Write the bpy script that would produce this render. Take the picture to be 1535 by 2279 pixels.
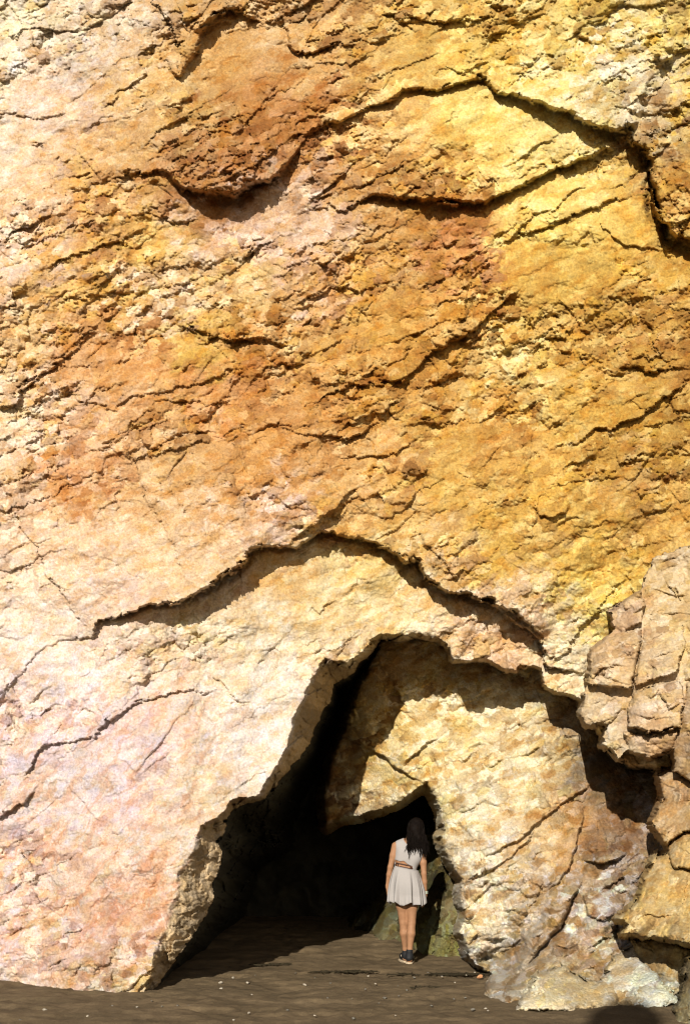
import bpy, math, random
import numpy as np

# ------------------------------------------------------------------ scene, camera, light
for o in list(bpy.data.objects):
    bpy.data.objects.remove(o)
scene = bpy.context.scene
COL = scene.collection
rng = np.random.default_rng(7)
random.seed(7)

F = 2660.0          # focal length in photo pixels (photo 1535 x 2279)
CU, CV = 767.5, 1840.0   # principal column and horizon row
CAM_H = 1.6

cam_d = bpy.data.cameras.new("camera")
cam_d.sensor_fit = 'HORIZONTAL'
cam_d.sensor_width = 36.0
cam_d.lens = 36.0 * F / 1535.0
cam_d.shift_y = (CV - 2279 / 2) / 1535.0
cam_d.clip_start = 0.1
cam_d.clip_end = 2000
cam = bpy.data.objects.new("camera", cam_d)
cam.location = (0, 0, CAM_H)
cam.rotation_euler = (math.radians(90), 0, 0)
COL.objects.link(cam)
scene.camera = cam

SUN_EL, SUN_AZ = math.radians(23), math.radians(14)   # low sun behind the camera, slightly left
sun_d = bpy.data.lights.new("sun", 'SUN')
sun_d.energy = 4.2
sun_d.angle = math.radians(0.5)
sun_d.color = (1.0, 0.945, 0.85)
sun = bpy.data.objects.new("sun", sun_d)
sun.rotation_euler = (math.radians(90) - SUN_EL, 0, -SUN_AZ)
COL.objects.link(sun)

world = bpy.data.worlds.new("World")
scene.world = world
world.use_nodes = True
wn = world.node_tree.nodes
sky = wn.new('ShaderNodeTexSky')
sky.sky_type = 'NISHITA'
sky.sun_disc = False
sky.sun_elevation = SUN_EL
sky.sun_rotation = math.radians(180) + SUN_AZ * -1
wn['Background'].inputs['Strength'].default_value = 0.05
world.node_tree.links.new(sky.outputs[0], wn['Background'].inputs['Color'])

scene.view_settings.view_transform = 'Standard'
scene.view_settings.look = 'None'
scene.view_settings.gamma = 1.0
scene.view_settings.use_curve_mapping = False
scene.view_settings.exposure = 0.72
scene.cycles.filter_width = 1.1
scene.cycles.max_bounces = 6
scene.cycles.diffuse_bounces = 2

# ------------------------------------------------------------------ numeric helpers
def ray(u, v, d):
    """photo pixel + distance -> world point"""
    return (u - CU) / F * d, d, CAM_H - (v - CV) / F * d

def floor_z(y):
    return 0.035 * np.clip(y - 14.0, 0, 12)

def hash2(ix, iy, s):
    h = (ix.astype(np.int64) * 374761393 + iy.astype(np.int64) * 668265263 + int(s) * 974634541) & 0x7fffffff
    h = ((h ^ (h >> 13)) * 1274126177) & 0x7fffffff
    h = ((h ^ (h >> 16)) * 1103515245 + 12345) & 0x7fffffff
    h = h ^ (h >> 11)
    return (h & 0xffffff).astype(np.float64) / 16777216.0

def noise(x, y, s=0):
    ix = np.floor(x); iy = np.floor(y)
    fx = x - ix; fy = y - iy
    ix = ix.astype(np.int64); iy = iy.astype(np.int64)
    def g(i, j):
        a = hash2(ix + i, iy + j, s) * 2 * np.pi
        return np.cos(a) * (fx - i) + np.sin(a) * (fy - j)
    sx = fx * fx * fx * (fx * (fx * 6 - 15) + 10)
    sy = fy * fy * fy * (fy * (fy * 6 - 15) + 10)
    a = g(0, 0); b = g(1, 0); c = g(0, 1); d = g(1, 1)
    return (a + (b - a) * sx) * (1 - sy) + (c + (d - c) * sx) * sy * 1.0

def fbm(x, y, s=0, n=4, gain=0.5):
    r = 0; a = 1.0; f = 1.0
    for i in range(n):
        r = r + a * noise(x * f, y * f, s + 17 * i)
        a *= gain; f *= 2.03
    return r

def rot(u, v, ang):
    c, s = math.cos(ang), math.sin(ang)
    return u * c + v * s, -u * s + v * c

def cells(x, y, s):
    """nearest jittered lattice point: id values and offset from it, plus F2-F1"""
    ix = np.floor(x).astype(np.int64); iy = np.floor(y).astype(np.int64)
    best = np.full(x.shape, 9e9); second = best.copy()
    bi = np.zeros(x.shape, np.int64); bj = bi.copy()
    bx = np.zeros(x.shape); by = bx.copy()
    for i in (-1, 0, 1):
        for j in (-1, 0, 1):
            cx = ix + i; cy = iy + j
            dx = x - (cx + 0.1 + 0.8 * hash2(cx, cy, s)); dy = y - (cy + 0.1 + 0.8 * hash2(cx, cy, s + 5))
            d = dx * dx + dy * dy
            m = d < best
            second = np.where(m, best, np.minimum(second, d))
            best = np.where(m, d, best)
            bi = np.where(m, cx, bi); bj = np.where(m, cy, bj)
            bx = np.where(m, dx, bx); by = np.where(m, dy, by)
    return bi, bj, bx, by, np.sqrt(second) - np.sqrt(best)

def facets(u, v, size, ang, aspect, s, tilt=0.9, down=0.9):
    """flaky rock chips: every cell is a little tilted plane that sticks out at its lower edge. ~[-1,1] outwards"""
    a, b = rot(u, v, ang)
    ci, cj, dx, dy, edge = cells(a / (size * aspect), b / size, s)
    r1 = hash2(ci, cj, s + 11) * 2 - 1
    g1 = (hash2(ci, cj, s + 12) * 2 - 1) * tilt
    g2 = (hash2(ci, cj, s + 13) * 2 - 1) * tilt + down
    return 0.55 * r1 + g1 * dx + g2 * dy, hash2(ci, cj, s + 14), edge

def envelope(u, v, size, ang, aspect, s, tilt=1.0, steep=0.9):
    """continuous crisp facets: upper envelope of tilted chips"""
    a, b = rot(u, v, ang)
    x = a / (size * aspect); y = b / size
    ix = np.floor(x).astype(np.int64); iy = np.floor(y).astype(np.int64)
    best = np.full(x.shape, -9e9); cid = np.zeros(x.shape)
    for i in (-1, 0, 1):
        for j in (-1, 0, 1):
            cx = ix + i; cy = iy + j
            dx = x - (cx + 0.1 + 0.8 * hash2(cx, cy, s)); dy = y - (cy + 0.1 + 0.8 * hash2(cx, cy, s + 5))
            h = 0.9 * (hash2(cx, cy, s + 11) * 2 - 1) + tilt * ((hash2(cx, cy, s + 12) * 2 - 1) * dx + (hash2(cx, cy, s + 13) * 1.6 - 0.5) * dy) - steep * np.maximum(np.abs(dx + .3 * dy), np.abs(dy - .3 * dx)) ** 1.5
            h = np.where(np.maximum(np.abs(dx), np.abs(dy)) > 1.05, -9, h)
            m = h > best
            best = np.where(m, h, best); cid = np.where(m, hash2(cx, cy, s + 14), cid)
    return best, cid

def shards(u, v, size, ang, s):
    e, ie = envelope(u, v, size, ang, 1.6, s + 3, 1.1, 1.1)
    a, ia, ea = shards_step(u, v, size, ang, s)
    return 0.8 * e + 0.16 * a, ie

def shards_step(u, v, size, ang, s):
    a, ia, ea = facets(u, v, size, ang, 1.8, s, 1.2, 0.7)
    b, ib, eb = facets(u + 13, v + 7, size * 0.8, ang + 1.15, 1.6, s + 7, 1.2, 0.7)
    return np.maximum(a, b) - 0.35, np.where(a > b, ia, ib), ea

def rbf(ctrl, U, V, smooth=0.0):
    """smooth interpolation of scattered control values (linear kernel + plane)"""
    c = np.array([[p[0], p[1]] for p in ctrl], float)
    val = np.array([p[2:] for p in ctrl], float)
    n = len(c)
    K = np.sqrt(((c[:, None] - c[None]) ** 2).sum(-1) + 900.0)
    A = np.zeros((n + 1, n + 1)); A[:n, :n] = K + smooth * np.eye(n); A[:n, n] = 1; A[n, :n] = 1
    w = np.linalg.solve(A, np.vstack([val, np.zeros((1, val.shape[1]))]))
    out = np.zeros(U.shape + (val.shape[1],))
    out += w[n]
    for k in range(n):
        d = np.sqrt((U - c[k, 0]) ** 2 + (V - c[k, 1]) ** 2 + 900.0)
        out += d[..., None] * w[k]
    return out

def polydist(U, V, pts, vals=None, closed=False):
    """distance, side (<0: left of travel) and interpolated value along a polyline"""
    pts = list(pts)
    if closed: pts = pts + [pts[0]]
    best = np.full(U.shape, 9e9); side = np.zeros(U.shape); val = np.zeros(U.shape)
    for k in range(len(pts) - 1):
        ax, ay = pts[k]; bx, by = pts[k + 1]
        ex, ey = bx - ax, by - ay
        L2 = ex * ex + ey * ey + 1e-9
        t = np.clip(((U - ax) * ex + (V - ay) * ey) / L2, 0, 1)
        d = (U - ax - t * ex) ** 2 + (V - ay - t * ey) ** 2
        m = d < best
        best = np.where(m, d, best)
        side = np.where(m, ex * (V - ay) - ey * (U - ax), side)
        if vals is not None:
            val = np.where(m, vals[k] + (vals[k + 1] - vals[k]) * t, val)
    return np.sqrt(best), side, val

def inside(U, V, poly):
    r = np.zeros(U.shape, bool)
    n = len(poly)
    for k in range(n):
        ax, ay = poly[k]; bx, by = poly[(k + 1) % n]
        if ay == by: continue
        c = ((ay > V) != (by > V)) & (U < (bx - ax) * (V - ay) / (by - ay) + ax)
        r ^= c
    return r

def sdist(U, V, poly):
    d, _, _ = polydist(U, V, poly, closed=True)
    return np.where(inside(U, V, poly), d, -d)     # > 0 inside

def smooth01(x):
    x = np.clip(x, 0, 1)
    return x * x * (3 - 2 * x)

class Grid:
    def __init__(self, us, vs):
        self.us, self.vs = us, vs
        self.U, self.V = np.meshgrid(us, vs)
        U, V = self.U, self.V
        # jagged domain warp so that traced edges break like rock
        self.wu = U + 8 * fbm(U / 70, V / 70, 31, 2) + 1.5 * fbm(U / 7, V / 7, 37, 2)
        self.wv = V + 8 * fbm(U / 70, V / 70, 41, 2) + 1.5 * fbm(U / 7, V / 7, 47, 2)
        for size, amp, sd_ in ((34, 11, 51), (15, 7, 61), (7, 3, 66)):
            f, r, _ = facets(U, V, size, 0.35, 1.4, sd_)
            f2, r2, _ = facets(U, V, size, -0.6, 1.3, sd_ + 3)
            self.wu += amp * (0.8 * (r - 0.5) + 0.25 * f2); self.wv += amp * (0.8 * (r2 - 0.5) + 0.25 * f)
    def box(self, pts, m):
        us = [p[0] for p in pts]; vs = [p[1] for p in pts]
        i0, i1 = np.searchsorted(self.us, [min(us) - m, max(us) + m])
        j0, j1 = np.searchsorted(self.vs, [min(vs) - m, max(vs) + m])
        return slice(j0, j1), slice(i0, i1)

def ledge(G, D, pts, h, L=130, under=1.0, ends=True):
    """a shelf of rock: the side left of travel stands h metres proud at the line and fades over L px"""
    if np.isscalar(h): h = [h] * len(pts)
    h = list(h)
    if ends: h[0] = 0.0; h[-1] = 0.0
    s = G.box(pts, 2.4 * L)
    if s[0].stop <= s[0].start or s[1].stop <= s[1].start: return
    U, V = G.wu[s], G.wv[s]
    d, side, hv = polydist(U, V, pts, h)
    up = hv * np.exp(-(d / L) ** 1.3)
    w = np.maximum(2.5, np.abs(CV - V) * hv / 13.0 * under)
    dn = hv * (1 - smooth01(d / w)) - 0.18 * hv * np.exp(-((d - w) / (0.7 * w + 4)) ** 2)
    D[s] -= np.where(side < 0, up, dn)

def crack(G, D, pts, depth=0.06, w=4):
    s = G.box(pts, 6 * w)
    if s[0].stop <= s[0].start or s[1].stop <= s[1].start: return
    n = len(pts)
    d, _, hv = polydist(G.wu[s], G.wv[s], pts, [0.3] + [1] * (n - 2) + [0.2])
    D[s] += depth * hv * np.exp(-(d / w) ** 2)

def axis(a0, a1, b0, b1, step, coarse):
    """fine spacing from a0 to a1, coarse margin out to b0 / b1"""
    l = np.arange(b0, a0, coarse); m = np.arange(a0, a1, step); r = np.arange(a1, b1 + coarse, coarse)
    return np.concatenate([l, m, r])

def srgb2lin(c):
    c = np.asarray(c, float)
    return np.where(c <= 0.04045, c / 12.92, ((c + 0.055) / 1.055) ** 2.4)

def mesh_from(name, verts, quads, mat, parent=None, color=None, smooth=False):
    me = bpy.data.meshes.new(name)
    verts = np.asarray(verts, np.float32); quads = np.asarray(quads, np.int32)
    k = quads.shape[1]
    me.vertices.add(len(verts)); me.vertices.foreach_set('co', verts.ravel())
    me.loops.add(quads.size); me.loops.foreach_set('vertex_index', quads.ravel())
    me.polygons.add(len(quads))
    me.polygons.foreach_set('loop_start', np.arange(0, quads.size, k, dtype=np.int32))
    me.polygons.foreach_set('loop_total', np.full(len(quads), k, np.int32))
    if smooth: me.polygons.foreach_set('use_smooth', np.ones(len(quads), bool))
    if color is not None:
        at = me.color_attributes.new('rock_tint', 'FLOAT_COLOR', 'POINT')
        c = np.ones((len(verts), 4), np.float32); c[:, :3] = color
        at.data.foreach_set('color', c.ravel())
    me.update(calc_edges=True); me.validate()
    me.materials.append(mat)
    o = bpy.data.objects.new(name, me)
    COL.objects.link(o)
    if parent is not None: o.parent = parent
    return o

def grid_mesh(name, G, D, keep, mat, color, parent=None):
    """one sheet of the grid, only the faces where keep holds"""
    X, Y, Z = ray(G.U, G.V, D)
    nv, nu = G.U.shape
    idx = np.arange(nv * nu).reshape(nv, nu)
    f = keep[:-1, :-1] & keep[1:, :-1] & keep[:-1, 1:] & keep[1:, 1:]
    q = np.stack([idx[:-1, :-1][f], idx[1:, :-1][f], idx[1:, 1:][f], idx[:-1, 1:][f]], 1)
    used = np.zeros(nv * nu, bool); used[q.ravel()] = True
    remap = np.cumsum(used) - 1
    P = np.stack([X, Y, Z], -1).reshape(-1, 3)[used]
    return mesh_from(name, P, remap[q], mat, parent, color.reshape(-1, 3)[used])

# ------------------------------------------------------------------ materials
def new_mat(name, rough=0.9, spec=0.25):
    m = bpy.data.materials.new(name); m.use_nodes = True
    nt = m.node_tree; b = nt.nodes['Principled BSDF']
    b.inputs['Roughness'].default_value = rough
    b.inputs['Specular IOR Level'].default_value = spec
    return m, nt, b

def N(nt, t, **kw):
    n = nt.nodes.new(t)
    for k, v in kw.items():
        if k in n.inputs: n.inputs[k].default_value = v
        else: setattr(n, k, v)
    return n

def rock_material(name, grain=1.0, bump=0.5, wet=0.0):
    m, nt, b = new_mat(name, 0.88 - 0.4 * wet, 0.2 + 0.3 * wet)
    L = nt.links.new
    at = N(nt, 'ShaderNodeAttribute'); at.attribute_name = 'rock_tint'
    tc = N(nt, 'ShaderNodeTexCoord')
    n1 = N(nt, 'ShaderNodeTexNoise', Scale=9.0 * grain, Detail=8.0, Roughness=0.65)
    n2 = N(nt, 'ShaderNodeTexNoise', Scale=42.0 * grain, Detail=6.0, Roughness=0.7)
    vo = N(nt, 'ShaderNodeTexVoronoi', Scale=26.0 * grain); vo.feature = 'F1'
    ve = N(nt, 'ShaderNodeTexVoronoi', Scale=17.0 * grain); ve.feature = 'DISTANCE_TO_EDGE'
    wrap = N(nt, 'ShaderNodeVectorMath'); wrap.operation = 'ADD'
    sc = N(nt, 'ShaderNodeVectorMath'); sc.operation = 'SCALE'; sc.inputs['Scale'].default_value = 0.12
    L(tc.outputs['Object'], n1.inputs['Vector']); L(tc.outputs['Object'], n2.inputs['Vector'])
    L(n1.outputs['Color'], sc.inputs[0]); L(tc.outputs['Object'], wrap.inputs[0]); L(sc.outputs[0], wrap.inputs[1])
    L(wrap.outputs[0], vo.inputs['Vector']); L(wrap.outputs[0], ve.inputs['Vector'])
    # mineral mottling: lightness from the fine grain, warm tint from the coarse grain
    r1 = N(nt, 'ShaderNodeMapRange'); r1.inputs['From Min'].default_value = 0.3; r1.inputs['From Max'].default_value = 0.7
    r1.inputs['To Min'].default_value = 0.68; r1.inputs['To Max'].default_value = 1.28
    L(n2.outputs['Fac'], r1.inputs['Value'])
    mul = N(nt, 'ShaderNodeVectorMath'); mul.operation = 'SCALE'
    L(at.outputs['Color'], mul.inputs[0]); L(r1.outputs[0], mul.inputs['Scale'])
    ramp = N(nt, 'ShaderNodeValToRGB')
    ramp.color_ramp.elements[0].position = 0.36; ramp.color_ramp.elements[0].color = (1.02, 0.95, 0.80, 1)
    ramp.color_ramp.elements[1].position = 0.62; ramp.color_ramp.elements[1].color = (1.0, 1.03, 1.10, 1)
    L(n1.outputs['Fac'], ramp.inputs['Fac'])
    m2 = N(nt, 'ShaderNodeVectorMath'); m2.operation = 'MULTIPLY'
    L(mul.outputs[0], m2.inputs[0]); L(ramp.outputs['Color'], m2.inputs[1])
    L(m2.outputs[0], b.inputs['Base Color'])
    # bump: chips and grit
    ad = N(nt, 'ShaderNodeMath'); ad.operation = 'MULTIPLY_ADD'; ad.inputs[1].default_value = 0.7
    L(vo.outputs['Distance'], ad.inputs[0]); L(n2.outputs['Fac'], ad.inputs[2])
    bp = N(nt, 'ShaderNodeBump', Strength=bump, Distance=0.016)
    L(ad.outputs[0], bp.inputs['Height']); L(bp.outputs[0], b.inputs['Normal'])
    return m

MAT_CLIFF = rock_material('ochre_rock', 1.0, 0.55)
MAT_PALE = rock_material('pale_rock', 1.1, 0.6)
MAT_BLOCK = rock_material('block_rock', 0.8, 0.3)
MAT_CAVE = rock_material('cave_shade_rock', 1.0, 0.4, wet=0.3)  # cave interior only: its tint carries painted shade
MAT_MOSS = rock_material('mossy_rock', 1.4, 0.5)

# ------------------------------------------------------------------ the cliff: colour and depth control points
K_ALB = 0.55
CLIFF_TINT = """
1000,225,250,222,130 1150,245,252,226,136 1100,300,246,208,112 1200,305,250,222,142 1310,310,248,222,150 900,300,238,186,118 1060,200,246,210,112 1200,440,248,212,120 1310,400,250,216,126 20,1450,250,228,210
200,1500,248,226,208 100,1650,240,214,210 200,1750,232,212,210 20,1900,246,216,194 330,1750,240,214,194 430,1650,246,224,204 120,1950,242,210,180 40,60,250,232,205 200,60,235,205,170 120,200,240,205,178
180,130,200,170,145 300,250,225,180,120 500,150,208,156,88 420,230,228,185,118 620,60,215,170,115 700,120,215,165,100 700,250,180,112,55 550,300,182,119,52 500,370,172,113,42 600,440,236,202,166
530,500,230,190,160 820,150,205,157,85 950,110,210,162,80 1130,90,215,165,72 1330,60,215,175,70 1390,150,248,236,214 1500,80,225,190,95 1330,230,240,220,175 1050,250,250,216,120 950,260,245,200,118
1250,290,250,222,140 850,330,225,177,105 1000,350,226,172,65 950,400,180,122,45 1420,290,155,99,40 1500,420,185,127,35 1250,430,246,206,108 1400,470,236,186,85 1200,590,215,167,60 1450,650,205,157,55
1000,540,190,122,65 880,560,215,157,75 1000,640,205,145,55 830,530,220,172,110 750,640,215,157,95 60,450,246,205,160 200,420,230,180,115 250,540,225,172,90 30,560,250,218,195 130,480,225,167,110
300,560,240,195,105 180,640,220,167,80 170,760,206,145,84 50,720,225,177,110 300,780,215,147,78 450,760,220,172,80 540,640,236,196,130 560,770,196,127,48 340,670,240,205,165 640,560,225,177,140
800,700,215,162,72 700,780,225,175,105 500,870,208,141,80 300,930,225,172,115 100,920,240,200,165 40,1000,248,216,182 150,1060,206,135,70 400,1000,222,172,110 600,1000,212,152,85 560,1070,204,143,70
330,1080,225,177,120 750,900,190,125,46 850,780,204,145,55 950,860,200,145,72 850,1050,215,162,95 980,1060,220,172,85 1000,960,215,162,78 1170,850,242,208,130 1130,930,202,141,58 1300,800,205,152,60
1480,760,188,133,22 1400,880,205,157,42 1300,900,220,170,75 1230,1100,226,176,85 1430,1060,190,142,75 1480,1150,210,160,80 1330,1250,225,177,75 1100,1200,215,167,76 800,1150,215,162,90 620,1170,230,190,162
500,1230,235,195,152 350,1250,240,200,155 150,1200,246,205,165 60,1300,248,216,188 250,1320,240,205,178 900,1190,220,172,98 1000,1280,225,180,125 1150,1390,236,202,162 1330,1380,236,205,100 1290,1440,246,228,192
620,1290,222,174,102 700,1350,236,206,150 800,1290,240,210,150 900,1340,240,205,150 850,1260,235,200,125 480,1370,235,208,168 550,1450,246,228,192 750,1410,240,208,164 950,1390,246,222,178 1060,1430,225,180,130
1130,1450,230,180,132 300,1450,246,218,184 130,1540,249,226,206 60,1620,246,216,208 400,1600,240,200,162 600,1560,246,228,210 640,1500,246,226,208 500,1650,249,235,220 300,1640,230,206,200 150,1730,222,204,208
60,1770,224,204,202 430,1750,240,215,172 250,1850,238,206,176 100,1880,238,200,165 400,1850,238,205,165 350,1980,230,182,135 150,2000,240,205,168 60,2100,246,216,198 250,2050,218,170,134 330,2100,228,188,148
200,2150,224,190,158 280,2180,212,188,135 0,300,250,222,195 0,800,246,205,150 1535,980,200,152,45 1535,200,225,185,90 700,520,232,196,165 1440,180,246,228,190 1290,150,232,200,120 470,330,172,110,52
560,370,166,102,46 620,330,178,114,56 430,390,166,104,46 640,250,188,124,62 700,330,200,140,80 860,415,180,118,48 1020,410,182,120,50 960,650,206,148,68 1050,560,196,126,76
"""  # left-side points carry pinkish white flare haze in the rock colour
PALE_TINT = """
850,1620,234,196,120 870,1480,214,176,122 1000,1560,235,210,155 1000,1700,236,212,160 850,1750,236,206,150 1100,1650,228,198,146 1150,1550,236,216,172
1050,1800,230,212,178 1200,1700,230,205,152 1000,1870,236,216,176 1080,1930,232,218,202 1200,1880,222,184,125 1080,2060,236,222,198 1200,1980,196,166,124
1280,1850,194,142,84 1370,1850,140,100,66 1380,1950,142,114,78 1340,2010,232,228,226 1345,2025,230,222,220 1265,2005,172,136,96 1425,1995,150,120,80 1340,1955,148,116,80 1340,2075,190,150,112 1300,2080,188,142,94 1200,2150,162,132,95 1200,2210,236,212,165
1130,2190,158,140,115 1400,2150,214,198,172 1450,2190,196,186,170 1300,2180,186,156,108 1250,1950,164,134,96 700,1780,140,104,68 1150,1450,176,136,92
1250,1600,170,136,96 1350,1700,110,88,62 760,1640,160,124,78
"""
def parse(t):
    return [tuple(float(x) for x in p.split(',')) for p in t.split()]

def tint(ctrl, G, id1, id2, R):
    k = 40 + 90 * np.clip(R, 0, 1)                   # broken ground mixes chips from its neighbourhood
    wu = G.U + 60 * fbm(G.U / 110, G.V / 80, 61, 5, 0.65) + k * (0.7 * (id1 - 0.5) + 0.8 * (id2 - 0.5))
    wv = G.V + 60 * fbm(G.U / 110, G.V / 80, 71, 5, 0.65) + k * (0.7 * ((id1 * 13.7) % 1 - 0.5) + 0.8 * ((id2 * 17.3) % 1 - 0.5))
    acc = np.zeros(wu.shape + (3,)); ws = np.zeros(wu.shape)
    for p in ctrl:
        w = 1.0 / ((wu - p[0]) ** 2 + (wv - p[1]) ** 2 + 3500.0) ** 2.0 * 1e9
        acc += w[..., None] * srgb2lin(np.array(p[2:]) / 255); ws += w
    c = acc / ws[..., None] * K_ALB * np.array([0.98, 1.055, 1.16])
    c[..., 2] = np.clip(c[..., 2], 0.22 * c[..., 1], 0.93 * c[..., 1])
    return c

def mineral(c, G, cid1, cid2, R, amt=1.0):
    """ochre and rust stains, pale quartz patches and veins, per-chip variation; stain edges follow the chips"""
    U, V = G.U, G.V
    amt = np.zeros(U.shape) + amt
    am1 = amt; amt = amt[..., None]
    a, b = rot(U, V, -0.42)
    j = 0.30 * (cid1 - 0.5) + 0.22 * (cid2 - 0.5)
    n = fbm(a / 50, b / 26, 81, 5, 0.62) + j
    och = smooth01((n - 0.14) / 0.13)[..., None] * 0.62 * amt
    c = c * (1 - och) + och * c * np.array([0.86, 0.66, 0.36])
    n = fbm(a / 55, b / 34, 91, 5, 0.64) + j
    wh = smooth01((n - 0.20) / 0.12)[..., None] * 0.42 * amt
    c = c * (1 - wh) + wh * np.minimum(c * np.array([1.25, 1.4, 1.75]), np.array([0.62, 0.56, 0.47]))
    n = fbm(a / 90, b / 30, 101, 5, 0.62) - j
    ru = smooth01((n - 0.22) / 0.13)[..., None] * 0.35 * amt
    c = c * (1 - ru) + ru * c * np.array([0.80, 0.64, 0.48])
    # thin pale veins between mineral cells
    wu = U + 16 * fbm(U / 38, V / 38, 181, 3); wv = V + 16 * fbm(U / 38, V / 38, 191, 3)
    _, _, _, _, e = cells(wu / 42, wv / 34, 195)
    vm = smooth01((fbm(U / 120, V / 120, 197, 3) + 0.12) / 0.3)
    ve = (smooth01(1 - e / 0.13) * vm * 0.4 * am1)[..., None]
    c = c * (1 - ve) + ve * np.minimum(c * np.array([1.2, 1.3, 1.6]), 0.6)
    k = np.clip(0.14 + 0.95 * R, 0, 1)[..., None]
    lum = c.mean(-1, keepdims=True)
    cream = np.minimum(c * np.array([1.28, 1.48, 1.9]) + 0.02, np.array([0.60, 0.52, 0.38]))
    brown = c * np.array([0.60, 0.49, 0.38])
    gold = c * np.array([1.02, 0.98, 0.62])
    for cid, amp in ((cid1, 0.75), (cid2, 0.85)):
        q = cid[..., None]
        c = np.where(q < 0.22, c + k * amp * 0.75 * (brown - c), np.where(q > 0.72, c + k * amp * 0.8 * (cream - c), np.where(q > 0.55, c + k * amp * 0.7 * (gold - c), c)))
        c = c * (1 + k * 0.22 * (((q * 7.3) % 1.0) - 0.5))
    g = 1 + 0.10 * fbm(U / 7, V / 7, 199, 3)[..., None]
    return np.clip(c * g, 0.01, 0.75)

# ------------------------------------------------------------------ cliff face
G = Grid(axis(-30, 1570, -620, 2200, 2.0, 22), axis(-30, 2300, -560, 2330, 2.0, 22))
U, V = G.U, G.V
A_CTRL = [(0, 2180, 12.45), (150, 2195, 11.95), (300, 2208, 11.5), (0, 1500, 12.8), (300, 1900, 11.9), (300, 1500, 12.5), (600, 1500, 12.6), (450, 1900, 11.85),
          (600, 1750, 12.2), (850, 1400, 12.75), (1200, 1500, 12.75), (700, 1300, 12.75), (0, 1200, 12.7), (400, 1200, 12.6), (800, 1100, 12.7), (1200, 1200, 12.6),
          (1535, 1200, 12.3), (0, 600, 13.0), (700, 600, 12.9), (1500, 600, 12.6), (0, 0, 13.4), (800, 0, 13.2), (1535, 0, 12.9), (-600, 1000, 13.6), (-600, 2200, 13.2),
          (2200, 1000, 12.4), (2200, 2200, 11.8), (800, -500, 13.8)]
D = rbf(A_CTRL, U, V)[..., 0]
D += 0.16 * fbm(U / 260, V / 200, 3, 3)
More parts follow.
